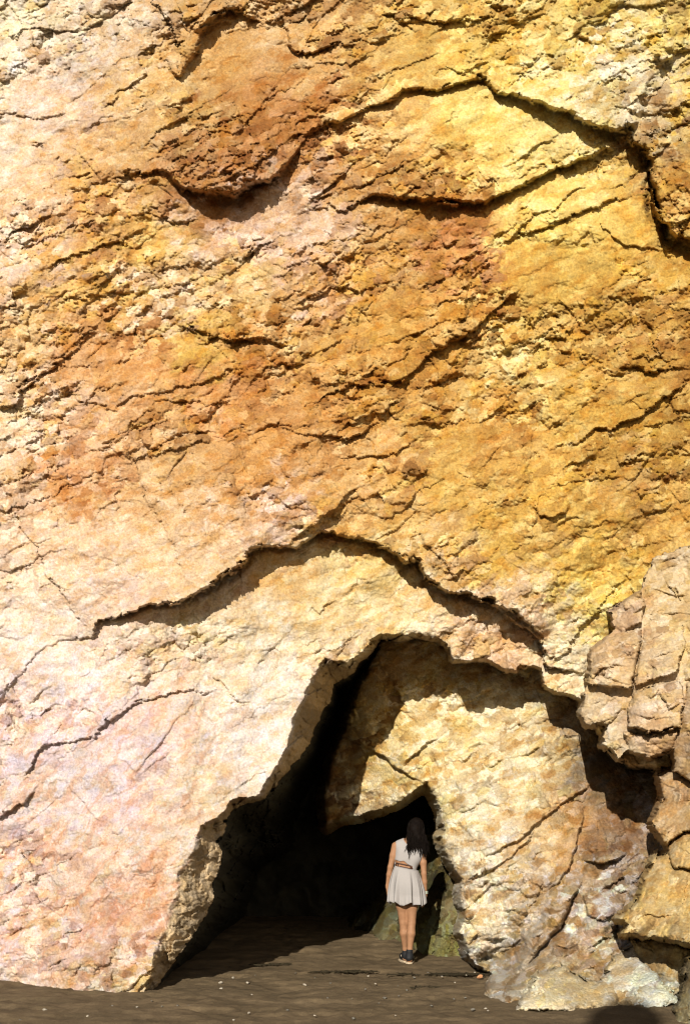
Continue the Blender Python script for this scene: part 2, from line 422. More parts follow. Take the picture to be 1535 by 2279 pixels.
LEDGES = [
 # outer arch above the cave
 ([(95,1445),(150,1430),(205,1415),(225,1385),(300,1352),(370,1340),(430,1325),(480,1290),(530,1256),(555,1222),(600,1212),(660,1222),(690,1196),(705,1182),(770,1190),(830,1210),(880,1235),(935,1250),(955,1290),(990,1310),(1060,1325),(1110,1345),(1160,1372),(1215,1420)],
  [0,.04,.08,.18,.34,.40,.46,.52,.55,.46,.34,.32,.36,.36,.30,.34,.44,.55,.60,.55,.5,.45,.35,0], 260),
 ([(-40,1560),(0,1540),(60,1480),(95,1442),(140,1436)], .05, 60),
 ([(1090,1340),(1150,1390),(1200,1420),(1215,1480),(1300,1500)], [.1,.25,.3,.25,.1], 120),
 # top right slab
 ([(690,300),(730,272),(790,250),(850,225),(900,200),(960,195),(1030,180),(1060,164),(1100,184),(1130,205),(1200,226),(1270,246),(1330,270),(1378,288),(1400,300)], [.05,.1,.12,.15,.16,.16,.18,.2,.24,.28,.3,.32,.34,.36,.1], 160),
 ([(690,462),(740,450),(775,462),(800,446),(830,430),(900,436),(960,441),(1020,446),(1085,450),(1110,425),(1160,410),(1230,380),(1300,350),(1385,318)], [.04,.07,.09,.1,.2,.24,.26,.27,.27,.22,.2,.2,.22,.2], 120),
 ([(1110,545),(1160,520),(1200,510),(1235,490),(1290,475),(1350,452),(1420,425)], [.06,.1,.12,.12,.12,.1,.05], 90),
 ([(1335,455),(1345,500),(1390,540),(1430,556),(1500,560)], [.02,.06,.07,.07,.04], 70),
 ([(1000,580),(1060,560),(1120,545)], .04, 60),
 # upper left
 ([(360,120),(395,165),(412,152),(430,110),(450,60),(480,26),(505,12),(540,25),(580,48)], [.03,.12,.14,.16,.18,.2,.22,.18,.05], 110),
 ([(620,30),(640,60),(655,100),(680,118),(720,102),(770,82)], [.04,.12,.18,.18,.15,.05], 80),
 ([(870,20),(920,40),(960,52),(1010,45),(1080,30),(1120,50)], .09, 70),
 ([(800,190),(850,165),(900,140),(960,118),(990,110)], .05, 40),
 ([(140,400),(175,388),(225,375)], .09, 60), ([(250,392),(290,388),(340,380),(370,376),(410,412),(430,420),(470,418),(520,427),(560,402),(610,388),(650,345),(690,285)], [.05,.1,.1,.1,.24,.32,.34,.38,.34,.28,.2,.08], 105),
 ([(300,340),(340,300),(380,270),(440,245)], .06, 50), ([(350,330),(420,290),(500,270),(560,250)], .06, 45), ([(215,255),(250,225),(280,195)], .08, 30),
 ([(60,320),(95,318),(105,330)], .08, 40),
 ([(290,452),(370,485),(450,505)], .08, 70), ([(560,560),(640,590),(720,580),(760,555)], .05, 60), ([(85,605),(130,577),(180,565),(240,545),(340,498)], .09, 80),
 ([(90,690),(150,670),(240,655),(330,640)], .06, 50), ([(130,790),(190,745),(220,735)], .08, 40),
 ([(-30,915),(0,905),(40,890),(60,850),(130,800),(180,770),(220,733)], [.1,.14,.14,.12,.1,.08,.04], 100),
 ([(50,890),(150,884),(200,896),(250,905),(290,882),(400,866),(500,825),(560,815)], .06, 60), ([(215,1060),(300,1020),(400,960),(470,940)], .05, 60),
 ([(370,740),(420,725),(460,736),(500,756),(580,750),(620,772),(670,764)], [.05,.12,.14,.14,.13,.1,.05], 80), ([(620,680),(650,655),(700,650)], .06, 50),
 ([(560,960),(620,940),(680,962),(720,975),(770,977),(800,962),(838,932)], [.03,.05,.06,.08,.16,.17,.08], 70), ([(700,860),(780,850),(870,852),(900,842),(950,792),(1000,752),(1058,738),(1090,680)], [.06,.1,.13,.14,.14,.15,.17,.1], 80),
 ([(560,1050),(620,1080),(680,1080)], .06, 50), ([(740,1020),(790,1014),(830,1012),(860,1010),(900,990),(955,962)], .09, 60), ([(860,1115),(930,1130),(990,1100)], .05, 50),
 ([(1210,1010),(1290,982),(1330,960),(1390,935),(1450,905),(1492,868),(1545,840)], [.06,.1,.14,.17,.18,.18,.15], 110), ([(1360,822),(1410,820),(1470,822),(1545,815)], .14, 90),
 ([(1490,870),(1500,910),(1545,905)], .1, 60), ([(1180,1120),(1195,1140),(1215,1151),(1250,1146),(1275,1120)], .12, 60), ([(1290,690),(1250,720),(1180,760),(1090,790)][::-1], .05, 50),
 ([(1330,1080),(1400,1020),(1450,1000)], .06, 50), ([(1150,730),(1240,690),(1320,680)], .05, 50), ([(1100,640),(1190,600),(1320,545)], .03, 60),
 # left leg below the arch
 ([(50,1735),(75,1700),(90,1662),(150,1642),(215,1640),(250,1590),(300,1560),(350,1547),(400,1541),(490,1533)], [.08,.12,.12,.08,.1,.12,.1,.1,.12,.04], 80),
 ([(-30,1835),(0,1818),(50,1790),(90,1742)], .14, 70), ([(480,1530),(530,1552),(610,1590)], .05, 60), ([(215,1480),(235,1450),(250,1420)], .04, 50), ([(380,1540),(395,1510),(400,1480)], .03, 40),
 ([(0,2075),(60,2030),(120,1995),(180,1955)][::-1], .05, 60), ([(210,1880),(260,1850),(300,1825)], .04, 40), ([(150,2130),(200,2030),(230,1990)], .03, 40), ([(195,2190),(215,2160),(250,2140),(300,2130)], .06, 60),
 ([(700,1470),(760,1440),(800,1400)], .05, 50), ([(545,1215),(540,1300),(550,1370)], .03, 40),
]
for p in LEDGES:
    hh = np.array([p[1]] * len(p[0]) if np.isscalar(p[1]) else p[1], float)
    if hh.max() < 0.19: hh = hh * 0.62
    else: hh = hh * 0.85
    ledge(G, D, p[0], list(hh), p[2], under=0.5)
# many small shelves following the bedding (rising to the right in the upper cliff, steeper down left)
for k in range(100):
    cu, cv = rng.uniform(-60, 1600), rng.uniform(-40, 2180)
    low = cv > 1430
    if low and cu > 640: continue
    ang = rng.normal(-0.42, 0.35) if not low else rng.normal(-0.8, 0.35)
    ln = rng.uniform(25, 130)
    if low and rng.random() < 0.45: continue
    pts = []
    for t in np.linspace(-1, 1, 5):
        pts.append((cu + ln * t * math.cos(ang) + rng.normal(0, 5), cv + ln * t * math.sin(ang) + rng.normal(0, 8)))
    ledge(G, D, pts, rng.uniform(0.010, 0.038) * (0.5 if low else 1.0), rng.uniform(25, 60), under=0.8)
for k in range(110):
    cu, cv = rng.uniform(0, 1535), rng.uniform(0, 2150)
    if cv > 1430 and cu > 600: continue
    ang = rng.uniform(-1.4, 0.5); ln = rng.uniform(20, 90)
    pts = [(cu + ln * t * math.cos(ang) + rng.normal(0, 6), cv + ln * t * math.sin(ang) + rng.normal(0, 6)) for t in np.linspace(-1, 1, 5)]
    crack(G, D, pts, rng.uniform(0.008, 0.02), 2.5)
# how broken the surface is
RZ = [(500, 360, 160, 60, 1), (700, 270, 110, 90, .9), (950, 410, 160, 45, 1), (1000, 620, 150, 160, .95), (560, 730, 160, 80, .7), (800, 880, 120, 90, .9), (1350, 760, 220, 140, .9),
      (1150, 900, 150, 120, .7), (1480, 430, 70, 110, .9), (330, 600, 250, 90, .6), (1200, 1330, 240, 60, .7), (950, 1230, 160, 60, .5), (480, 880, 220, 80, .45), (800, 1000, 250, 90, .55), (900, 60, 200, 50, .6),
      (1430, 1000, 120, 120, .5), (90, 160, 130, 100, .35), (1100, 1450, 130, 60, .6), (420, 2000, 60, 160, .8), (1250, 1080, 200, 140, .55)]
R = 0.24 + 0.40 * smooth01(fbm(U / 170, V / 110, 111, 4) + 0.4)
RM = np.zeros(U.shape)
for (a, b, ra, rb, s) in RZ:
    z_ = s * np.exp(-((U - a) / ra) ** 2 - ((V - b) / rb) ** 2)
    R = np.maximum(R, z_); RM = np.maximum(RM, z_)
SM = [(530, 140, 110, 100), (1120, 270, 250, 72), (1270, 425, 130, 45), (1220, 600, 130, 70), (330, 1230, 330, 120), (250, 290, 130, 90), (300, 1800, 330, 330), (550, 1600, 190, 190), (930, 115, 120, 50), (700, 1340, 260, 100), (560, 470, 120, 50), (1420, 500, 60, 60), (130, 1420, 160, 120), (60, 300, 90, 160)]
S = np.ones(U.shape)
for (a, b, ra, rb) in SM:
    S *= 1 - (0.55 if ra > 180 and b > 1400 else 0.92 if a > 1100 else 0.80) * np.exp(-(((U - a) / ra) ** 2 + ((V - b) / rb) ** 2) ** 2)
R *= S
wu = U + 14 * fbm(U / 40, V / 40, 131, 3); wv = V + 14 * fbm(U / 40, V / 40, 141, 3)
f0, c0, e0 = facets(wu, wv, 105, -0.45, 2.0, 241, 1.0, 0.6)
R = np.clip(1.75 * R * (0.45 + 1.0 * c0) * (0.8 + 0.7 * fbm(U / 45, V / 35, 121, 3)), 0.08, 1)
R = np.maximum(R, np.clip(0.9 * RM * (0.8 + 0.7 * fbm(U / 40, V / 32, 122, 3)), 0, 1) * np.clip(S + 0.2, 0, 1))
f1, c1 = shards(wu, wv, 52, -0.45, 201)
f2, c2 = shards(wu, wv, 25, -0.5, 211)
f3, c3 = shards(U + 0.4 * (wu - U), V + 0.4 * (wv - V), 12, -0.3, 221)
f4, c4, e4 = facets(U, V, 6.0, 0.2, 1.2, 231, 1.2, 0.6)
p0, q0 = envelope(U + 0.6 * (wu - U), V + 0.6 * (wv - V), 150, -0.7, 1.5, 261, 1.2, 1.5)     # big fracture planes
p1, q1 = envelope(U + 0.6 * (wu - U), V + 0.6 * (wv - V), 70, -0.9, 1.6, 271, 1.2, 1.5)
D -= (0.10 * p0 + 0.045 * p1) * (S ** 1.5 + smooth01((V - 1300) / 250) * (np.clip(S + 0.3, 0, 1) - S ** 1.5)) * np.interp(V, [1100, 1450], [0.6, 1.0])
D -= 0.030 * f0 * (0.15 + R) + R * (0.075 * f1 + 0.06 * f2 + 0.042 * f3 + 0.018 * f4)
D -= 0.005 * fbm(U / 16, V / 11, 151, 4, 0.65) + 0.035 * fbm(U / 75, V / 50, 161, 3)

D -= 0.16 * np.exp(-((U - 510) / 150) ** 2 - ((V - 350) / 60) ** 2) + 0.10 * np.exp(-((U - 1120) / 260) ** 4 - ((V - 275) / 75) ** 4)
# brown blocks on the right edge
BLK = [(1385,262),(1430,256),(1482,300),(1545,328),(1700,330),(1700,560),(1545,545),(1500,524),(1468,500),(1452,450),(1440,380),(1436,335),(1402,322)]
sd = sdist(G.wu, G.wv, BLK)
D -= 0.34 * smooth01(sd / 14 + 0.2) * np.exp(-np.clip(U - 1560, 0, None) / 120)
crack(G, D, [(1440, 335), (1446, 400), (1455, 470), (1480, 540), (1535, 565)], 0.22, 10)

# the cave mouth
HOLE = [(318,2222),(332,2169),(344,2122),(367,2052),(375,2024),(391,1997),(399,1942),(430,1892),(442,1837),(485,1821),(512,1785),(578,1772),(596,1740),(619,1695),(642,1644),(650,1599),(678,1540),(701,1489),(724,1467),(774,1476),(802,1453),(847,1410),(888,1416),(929,1412),(975,1419),
        (995,1432),(1012,1465),(1036,1469),(1082,1465),(1119,1485),(1148,1490),(1160,1477),(1206,1485),(1214,1531),(1243,1539),(1272,1543),(1310,1564),(1340,1640),(1400,1700),(1700,1720),(1700,2500),(318,2500)]
sd = sdist(U + 0.6 * (G.wu - U), V + 0.6 * (G.wv - V), HOLE)
w = np.interp(V, [1400, 1490, 1600, 1700, 1780, 1835, 1890, 2000, 2120, 2210], [16, 55, 62, 34, 16, 20, 62, 84, 60, 18])
w = np.where(U > 800, 16, np.where(U > 740, w + (16 - w) * (U - 740) / 60, w))
gm = np.interp(V, [1720, 1880], [1.6, 0.45])
g = np.where(sd < w, gm * np.clip(sd, 0, None) / w, gm + (sd - w) / 60 * 5)
rough_in = np.clip(sd / 30, 0, 1)
h1, k1 = shards(wu, wv, 46, 0.9, 301)
h2, k2 = shards(wu, wv, 20, 1.0, 311)
D = np.where(sd > 0, D + g - rough_in * (0.13 * h1 + 0.06 * h2), D)
D = np.minimum(D, 19.0 + 0.3 * fbm(U / 90, V / 90, 171, 3))
TINT = mineral(tint(parse(CLIFF_TINT), G, c2, c3, R), G, c2, c3, R, 1 - 0.55 * np.exp(-((U - 250) / 420) ** 2 - ((V - 1800) / 430) ** 2))
# lower left: rust streaks down the dip and grey lichen-free patches in pale rock, with pinkish white flare haze put into the colour
LL = np.exp(-((U - 180) / 420) ** 4 - ((V - 1860) / 430) ** 4)
a_, b_ = rot(wu, wv, -0.95)
st = fbm(a_ / 95, b_ / 20, 321, 5, 0.6) + 0.15 * (c2 - 0.5)
m_ = (smooth01((st - 0.10) / 0.16) * LL * 0.62)[..., None]
TINT = TINT * (1 - m_) + m_ * TINT * np.array([0.88, 0.62, 0.44])
st = fbm(a_ / 60, b_ / 42, 331, 5, 0.6) + 0.2 * (c2 - 0.5)
m_ = (smooth01((st - 0.16) / 0.12) * LL * 0.6)[..., None]
TINT = TINT * (1 - m_) + m_ * np.minimum(TINT, np.array([0.36, 0.335, 0.34]))
TINT = TINT * (1 + LL[..., None] * np.array([0.0, -0.045, 0.06]))
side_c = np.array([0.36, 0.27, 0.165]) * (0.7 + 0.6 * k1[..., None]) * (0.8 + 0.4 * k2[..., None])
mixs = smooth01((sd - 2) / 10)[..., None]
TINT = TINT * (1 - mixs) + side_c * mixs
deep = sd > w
cave_c = np.clip(np.array([0.032, 0.030, 0.020]) * (0.6 + 0.8 * c2[..., None]) * np.ones_like(TINT), 0, 1)  # near-black tint paints the deep shade of the cave into the rock
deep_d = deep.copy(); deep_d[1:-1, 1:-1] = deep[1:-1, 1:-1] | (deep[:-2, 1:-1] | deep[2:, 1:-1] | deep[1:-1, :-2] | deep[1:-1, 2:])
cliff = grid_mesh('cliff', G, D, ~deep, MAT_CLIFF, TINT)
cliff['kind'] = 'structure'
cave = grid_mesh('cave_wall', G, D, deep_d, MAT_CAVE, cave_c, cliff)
# solid rock behind: closes the cliff off from the sky
def rock_mass():
    X, Y, Z = ray(G.U, G.V, D)
    ring = [(X[-1, 0], Y[-1, 0], Z[-1, 0])]
    for j in range(len(G.vs) - 1, -1, -40): ring.append((X[j, 0], Y[j, 0], Z[j, 0]))
    for i in range(0, len(G.us), 40): ring.append((X[0, i], Y[0, i], Z[0, i]))
    for j in range(0, len(G.vs), 40): ring.append((X[j, -1], Y[j, -1], Z[j, -1]))
    ring.append((X[-1, -1], Y[-1, -1], Z[-1, -1]))
    n = len(ring); V0 = [(a, b + 0.02, c) for a, b, c in ring]; V1 = [(a * 1.5, 30.0, c) for a, b, c in ring]
    vs = V0 + V1
    q = [(i, i + 1, n + i + 1, n + i) for i in range(n - 1)]
    mid = n // 2
    for i in range(mid):
        a, b = n + i, n + i + 1; c, d = 2 * n - 2 - i, 2 * n - 1 - i
        if b < c: q.append((a, b, c, d))
    col = np.tile(np.array([0.3, 0.22, 0.13]), (len(vs), 1))
    return mesh_from('rock_mass', vs, q, MAT_CLIFF, cliff, col)
rock_mass()

# ------------------------------------------------------------------ sheets of rock in front of or behind the face
def sheet(name, box, polys, ctrl, tints, mat, seed, rough=0.5, step=2.0, back=2.2, edge_px=26, round_m=0.10, ledges=(), cracks=(), chip=(1, 1, 1, 1), parent=None, amt=1.0, ang=-0.45, jag=1.0, backing=None, spots=False):
    """rock with the outline of polys (each with its own distance offset and tilt); edges turn back into the cliff"""
    g_ = Grid(np.arange(box[0], box[2], step), np.arange(box[1], box[3], step))
    U, V = g_.U, g_.V
    base = rbf(ctrl, U, V)[..., 0]
    g_.wu = U + jag * (g_.wu - U); g_.wv = V + jag * (g_.wv - V)
    best = np.full(U.shape, 1e9); pid = np.zeros(U.shape)
    for k, p in enumerate(polys):
        poly, off, tu, tv = p
        s = sdist(g_.wu, g_.wv, poly)
        cu = sum(q[0] for q in poly) / len(poly); cv = sum(q[1] for q in poly) / len(poly)
        d = base + off + tu * (U - cu) / 100 + tv * (V - cv) / 100
        d = d + np.where(s > 0, round_m * np.exp(-s / 5), round_m + (-s) / edge_px * back)
        m = d < best
        best = np.where(m, d, best); pid = np.where(m, k, pid)
        outs = s if k == 0 else np.maximum(outs, s)
    if backing:
        s = sdist(g_.wu, g_.wv, backing[0])
        best = np.where(s > 0, np.minimum(best, base + backing[1]), best)
    Dd = best
    for l in ledges: ledge(g_, Dd, *l)
    for c in cracks: crack(g_, Dd, *c)
    wu = U + 14 * fbm(U / 40, V / 40, seed + 1, 3); wv = V + 14 * fbm(U / 40, V / 40, seed + 2, 3)
    f1, c1 = shards(wu, wv, 52, ang, seed + 10)
    f2, c2 = shards(wu, wv, 25, ang, seed + 20)
    f3, c3 = shards(U + 0.4 * (wu - U), V + 0.4 * (wv - V), 12, ang, seed + 30)
    f4, c4, e = facets(U, V, 6, 0.2, 1.2, seed + 40, 1.2, 0.5)
    Rr = rough * np.clip(0.6 + 1.0 * fbm(U / 80, V / 60, seed + 3, 3), 0.12, 1.6) * np.where(outs > 0, 1, 0.5)
    if spots: Rr = Rr * (1 + 0.9 * smooth01((V - 1850) / 200))
    Dd = Dd - Rr * (0.11 * chip[0] * f1 + 0.085 * chip[1] * f2 + 0.045 * chip[2] * f3 + 0.016 * chip[3] * f4) - 0.03 * fbm(U / 70, V / 50, seed + 4, 3) - 0.005 * fbm(U / 16, V / 11, seed + 5, 4, 0.65)
    blk = hash2(pid.astype(np.int64), pid.astype(np.int64) * 0 + 3, seed) if len(polys) > 2 else c2
    col = mineral(tint(tints, g_, c2, c3, np.clip(Rr, 0, 1)), g_, 0.5 * c2 + 0.5 * blk, c3, np.clip(Rr, 0, 1), amt)
    if mat is not MAT_MOSS: col = np.clip(col * 1.12, 0, 0.75)
    if mat is MAT_BLOCK: col = col * np.array([0.98, 1.03, 1.0])
    if spots:                                        # rounded ochre clasts and thin olive seams in the cream matrix
        _, _, dx, dy, e = cells((wu + 0.5 * wv) / 46, wv / 30, seed + 60)
        i_, j_, _, _, _ = cells((wu + 0.5 * wv) / 46, wv / 30, seed + 60)
        hid = hash2(i_, j_, seed + 61)
        m = ((hid > 0.70) * smooth01((0.42 + 0.25 * fbm(U / 12, V / 12, seed + 62, 3) - np.sqrt(dx * dx + dy * dy)) / 0.12) * 0.75)[..., None]
        col = col * (1 - m) + m * col * np.array([0.74, 0.55, 0.30])
        sm_ = (smooth01(1 - e / 0.07) * (fbm(U / 90, V / 90, seed + 63, 3) > 0.0) * 0.4)[..., None]
        col = col * (1 - sm_) + sm_ * col * np.array([0.70, 0.66, 0.42])
        Dd = Dd + 0.012 * smooth01(1 - e / 0.10) * (fbm(U / 90, V / 90, seed + 63, 3) > 0.0)
    return grid_mesh(name, g_, Dd, outs > -edge_px, mat, col, parent)

# back wall of the cave mouth running down into the right-hand buttress
BUTT = [(870,1330),(1000,1300),(1350,1340),(1560,1500),(1560,2300),(1160,2290),(1110,2240),(1074,2211),(1095,2170),(1060,2150),(1040,2120),(1024,2077),(1032,2040),(1026,1985),(1032,1963),(1007,1929),(988,1890),(978,1862),(988,1850),(984,1810),(969,1772),(948,1743),
        (900,1776),(850,1802),(800,1815),(750,1822),(728,1838),(722,1780),(742,1690),(775,1610),(802,1520),(850,1430)]
BUTT_D = [(1090,2165,12.75),(1060,2100,12.9),(1000,1900,13.3),(985,1800,13.5),(950,1740,13.8),(850,1790,14.6),(700,1840,15.4),(680,1600,15.4),(780,1500,14.6),(900,1420,14.1),(900,1600,14.2),(1100,1450,13.9),(1100,1650,13.6),(1250,1500,13.5),(1250,1750,13.1),
          (1200,2000,12.6),(1160,2240,10.8),(1100,2218,11.25),(1090,2190,11.75),(1135,2228,10.95),(1300,2100,12.0),(1350,2240,10.8),(1450,2100,11.9),(1400,1850,12.9),(1400,1700,13.6),(1500,1650,13.6),(1500,2230,10.7)]
sheet('rock_buttress', (590,1280,1600,2310), [(BUTT, 0, 0, 0), ([(1300,1992),(1320,1980),(1360,1985),(1388,2010),(1380,2035),(1340,2048),(1303,2035)], -.14, .05, -.1)], BUTT_D, parse(PALE_TINT), MAT_PALE, 400, rough=0.85, jag=0.5, spots=True, edge_px=20, back=1.8, round_m=0.06,
      ledges=[([(760,1640),(800,1655),(850,1682),(900,1722),(948,1745)], .15, 80, .8), ([(890,1720),(905,1690),(940,1660),(985,1640)], .10, 60, .8), ([(1010,1575),(1060,1550),(1100,1525)], .10, 50, .8),
              ([(1060,1912),(1110,1892),(1150,1872),(1230,1802),(1290,1762),(1340,1735)], .10, 70, .8), ([(1010,1985),(1060,1950),(1110,1925),(1170,1875),(1215,1815)], .09, 50, .8), ([(1140,2180),(1200,2112),(1245,2065),(1262,2020),(1300,1950)], .26, 100, .8),
              ([(1090,2030),(1140,2025),(1200,2030)], .07, 50, .8), ([(1035,2035),(1060,2000),(1090,1970),(1150,1960)], .09, 55, .8), ([(1295,1915),(1330,1922),(1370,1915),(1400,1895)], .24, 80, .8), ([(1075,2095),(1105,2090),(1140,2085)], .14, 45, .8),
              ([(1230,1985),(1262,1930),(1292,1850),(1300,1790)], .14, 60, .8), ([(1130,1700),(1180,1670),(1240,1655)], .07, 50, .8), ([(980,1700),(1030,1690),(1080,1660)], .06, 50, .8), ([(1000,1820),(1050,1800),(1100,1765)], .06, 45, .8),
              ([(1150,2060),(1190,2000),(1215,1950)], .10, 50, .8), ([(1390,1990),(1420,1950),(1460,1900)], .10, 40, .8), ([(1180,1610),(1230,1600),(1290,1610)], .07, 45, .8), ([(830,1600),(880,1580),(930,1590)], .06, 45, .8), ([(1040,2130),(1080,2120),(1120,2140)], .10, 40, .8),
              ([(1110,1985),(1130,1930),(1170,1900)], .07, 40, .8), ([(1290,2120),(1340,2090),(1390,2080)], .16, 50, .8), ([(1200,2100),(1260,2110),(1310,2095)], .10, 50, .8)],
      cracks=[([(1150,2165),(1200,2112),(1245,2065),(1262,2020)], .15, 5)], parent=cliff)

# mossy rock at the foot of the inner cave
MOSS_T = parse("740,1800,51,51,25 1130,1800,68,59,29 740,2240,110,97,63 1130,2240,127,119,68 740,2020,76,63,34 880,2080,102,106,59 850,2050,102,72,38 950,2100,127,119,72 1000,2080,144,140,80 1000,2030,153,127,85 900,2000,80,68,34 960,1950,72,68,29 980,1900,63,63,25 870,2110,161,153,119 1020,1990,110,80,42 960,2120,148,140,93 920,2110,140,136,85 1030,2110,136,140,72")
MOSS = [(770,2072),(800,2040),(840,2000),(870,1950),(890,1890),(950,1840),(1110,1830),(1110,2220),(960,2135),(900,2130),(870,2110),(845,2092)]
MOSS_D = [(950,2122,14.75),(1050,2110,14.5),(870,2100,16.0),(845,2085,16.2),(800,2060,17.4),(960,2000,15.2),(960,1880,16.2),(880,1960,17.2),(1060,1950,15.0),(850,2040,16.9)]
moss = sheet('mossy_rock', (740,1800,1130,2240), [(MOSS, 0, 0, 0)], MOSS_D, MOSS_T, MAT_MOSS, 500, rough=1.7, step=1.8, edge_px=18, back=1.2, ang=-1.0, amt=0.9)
moss['label'] = 'green mossy wet rock behind the woman at the back of the cave'; moss['category'] = 'rock'

# jointed blocks on the right
BT = parse("1460,1290,197,161,118 1400,1370,188,145,110 1500,1370,197,159,114 1500,1420,218,181,130 1380,1480,207,165,120 1470,1450,211,179,143 1340,1570,211,178,138 1460,1560,204,163,121 1430,1630,186,141,103 1450,1670,184,144,103 1510,1700,190,151,115 1500,1800,196,153,105 1470,1950,212,171,112 1450,2050,219,182,126 1520,2040,210,169,107 1440,2120,138,106,68 1520,2250,161,143,114 1360,1650,224,197,162")
BLOCKS = [
 ([(1458,1241),(1535,1215),(1700,1170),(1700,1342),(1535,1336),(1480,1340),(1436,1342),(1428,1300)], .25, -.1, -.15),
 ([(1355,1364),(1419,1318),(1432,1348),(1428,1380),(1388,1408),(1372,1396)], .05, -.25, .0),
 ([(1436,1349),(1535,1344),(1700,1342),(1700,1392),(1535,1384),(1480,1390),(1434,1390)], .15, -.1, -.3),
 ([(1318,1447),(1345,1422),(1426,1398),(1421,1440),(1405,1530),(1360,1532),(1308,1518)], .0, .0, -.1),
 ([(1434,1399),(1520,1394),(1519,1440),(1510,1488),(1455,1514),(1412,1526),(1427,1440)], .04, -.1, -.15),
 ([(1301,1542),(1374,1545),(1398,1548),(1368,1598),(1347,1612),(1303,1613),(1294,1590)], .06, .1, -.1),
 ([(1408,1543),(1458,1523),(1513,1515),(1522,1565),(1506,1620),(1450,1629),(1398,1620),(1396,1575)], -.06, .0, -.12),
 ([(1362,1600),(1380,1556),(1393,1560),(1392,1618),(1375,1613)], .15, .3, 0),
 ([(1384,1628),(1450,1637),(1506,1628),(1498,1662),(1446,1684),(1400,1670)], .06, 0, .25),
 ([(1339,1655),(1352,1614),(1380,1630),(1385,1668),(1378,1690),(1360,1667)], .3, .2, 0),
 ([(1529,1520),(1700,1500),(1700,1742),(1535,1738),(1500,1715),(1498,1665),(1513,1615)], -.1, -.3, 0),
 ([(1524,1390),(1700,1390),(1700,1498),(1526,1512),(1518,1460)], .02, -.2, -.1)]
out = sheet('rock_outcrop', (1270,1150,1720,1770), BLOCKS, [(1300,1450,11.75),(1300,1600,11.7),(1500,1300,11.8),(1500,1500,11.35),(1450,1680,11.3),(1700,1500,11.0)], BT, MAT_BLOCK, 600, rough=0.7, step=1.8, edge_px=14, back=1.5, round_m=0.03, amt=0.4, chip=(.9, .8, .9, 1), jag=0.6, backing=([(1355,1364),(1419,1318),(1428,1300),(1458,1241),(1535,1215),(1700,1170),(1700,1742),(1535,1738),(1500,1713),(1498,1662),(1446,1684),(1400,1670),(1378,1690),(1340,1655),(1350,1614),(1303,1613),(1294,1590),(1301,1542),(1308,1518),(1318,1447),(1372,1396)], 0.14),
            ledges=[([(1440,1298),(1490,1325),(1545,1322)], .05, 30, .8), ([(1320,1490),(1360,1478),(1412,1484)], .04, 25, .8), ([(1430,1470),(1475,1452),(1520,1445)], .05, 25, .8), ([(1400,1590),(1450,1600),(1515,1590)], .05, 25, .8), ([(1510,1640),(1560,1620),(1640,1625)], .06, 30, .8), ([(1440,1372),(1500,1362),(1560,1366)], .04, 20, .8)],
            cracks=[([(1424,1398),(1420,1450),(1405,1530),(1398,1600)], .05, 3), ([(1330,1500),(1370,1518),(1400,1526)], .05, 3), ([(1420,1480),(1470,1470),(1510,1450)], .03, 2.5)])
out['label'] = 'jointed tan rock outcrop of square blocks jutting from the cliff right of the cave arch'; out['category'] = 'rock'

LOWER = [
 ([(1461,1724),(1500,1718),(1535,1741),(1700,1744),(1700,1860),(1535,1848),(1481,1878),(1449,1832),(1477,1780)], .0, -.2, -.1),
 ([(1484,1882),(1535,1852),(1700,1852),(1700,1948),(1532,1938),(1500,1930),(1486,1905)], -.05, -.2, -.2),
 ([(1484,1894),(1457,1913),(1430,1963),(1415,2009),(1377,2047),(1403,2056),(1386,2080),(1453,2086),(1535,2104),(1700,2114),(1700,1952),(1532,1941),(1498,1932)], -.1, .0, -.3),
 ([(1407,2100),(1460,2098),(1535,2120),(1700,2130),(1700,2300),(1522,2240),(1460,2170),(1420,2135)], .55, 0, 0)]
lo = sheet('boulder', (1340,1690,1720,2320), LOWER, [(1400,2050,11.0),(1500,1750,11.4),(1500,1950,10.9),(1550,2100,10.3),(1700,1900,10.5),(1450,2150,10.6)], BT, MAT_BLOCK, 700, rough=0.6, step=1.8, edge_px=14, back=1.2, round_m=0.05, amt=0.9, ang=-1.2, jag=0.7,
           ledges=[([(1515,2040),(1520,1980),(1530,1940)], .08, 50, .8), ([(1400,2055),(1440,2030),(1480,2040),(1520,2030)], .06, 40, .8)])
lo['label'] = 'orange brown boulder with a sharp lower lip, at the right edge below the jointed outcrop'; lo['category'] = 'rock'

WHITE = [(1150,2252),(1165,2215),(1200,2172),(1255,2152),(1285,2170),(1320,2195),(1370,2130),(1420,2100),(1445,2140),(1475,2190),(1515,2240),(1440,2246),(1330,2246),(1230,2256)]
wh = sheet('boulder', (1120,2070,1560,2300), [(WHITE, 0, 0, 0)], [(1160,2248,10.35),(1230,2250,10.3),(1440,2240,10.45),(1255,2155,11.3),(1420,2105,11.4),(1330,2200,10.9),(1500,2235,10.5)],
           parse("1200,2210,238,216,170 1250,2180,225,195,140 1300,2220,215,185,130 1380,2150,200,175,135 1440,2180,215,212,205 1420,2220,222,216,205 1180,2240,238,225,200 1350,2200,190,160,105"), MAT_PALE, 800, rough=0.8, step=1.6, edge_px=14, back=0.9, amt=0.6)
wh['label'] = 'low whitish boulder sloping down onto the sand in front of the buttress'; wh['category'] = 'rock'

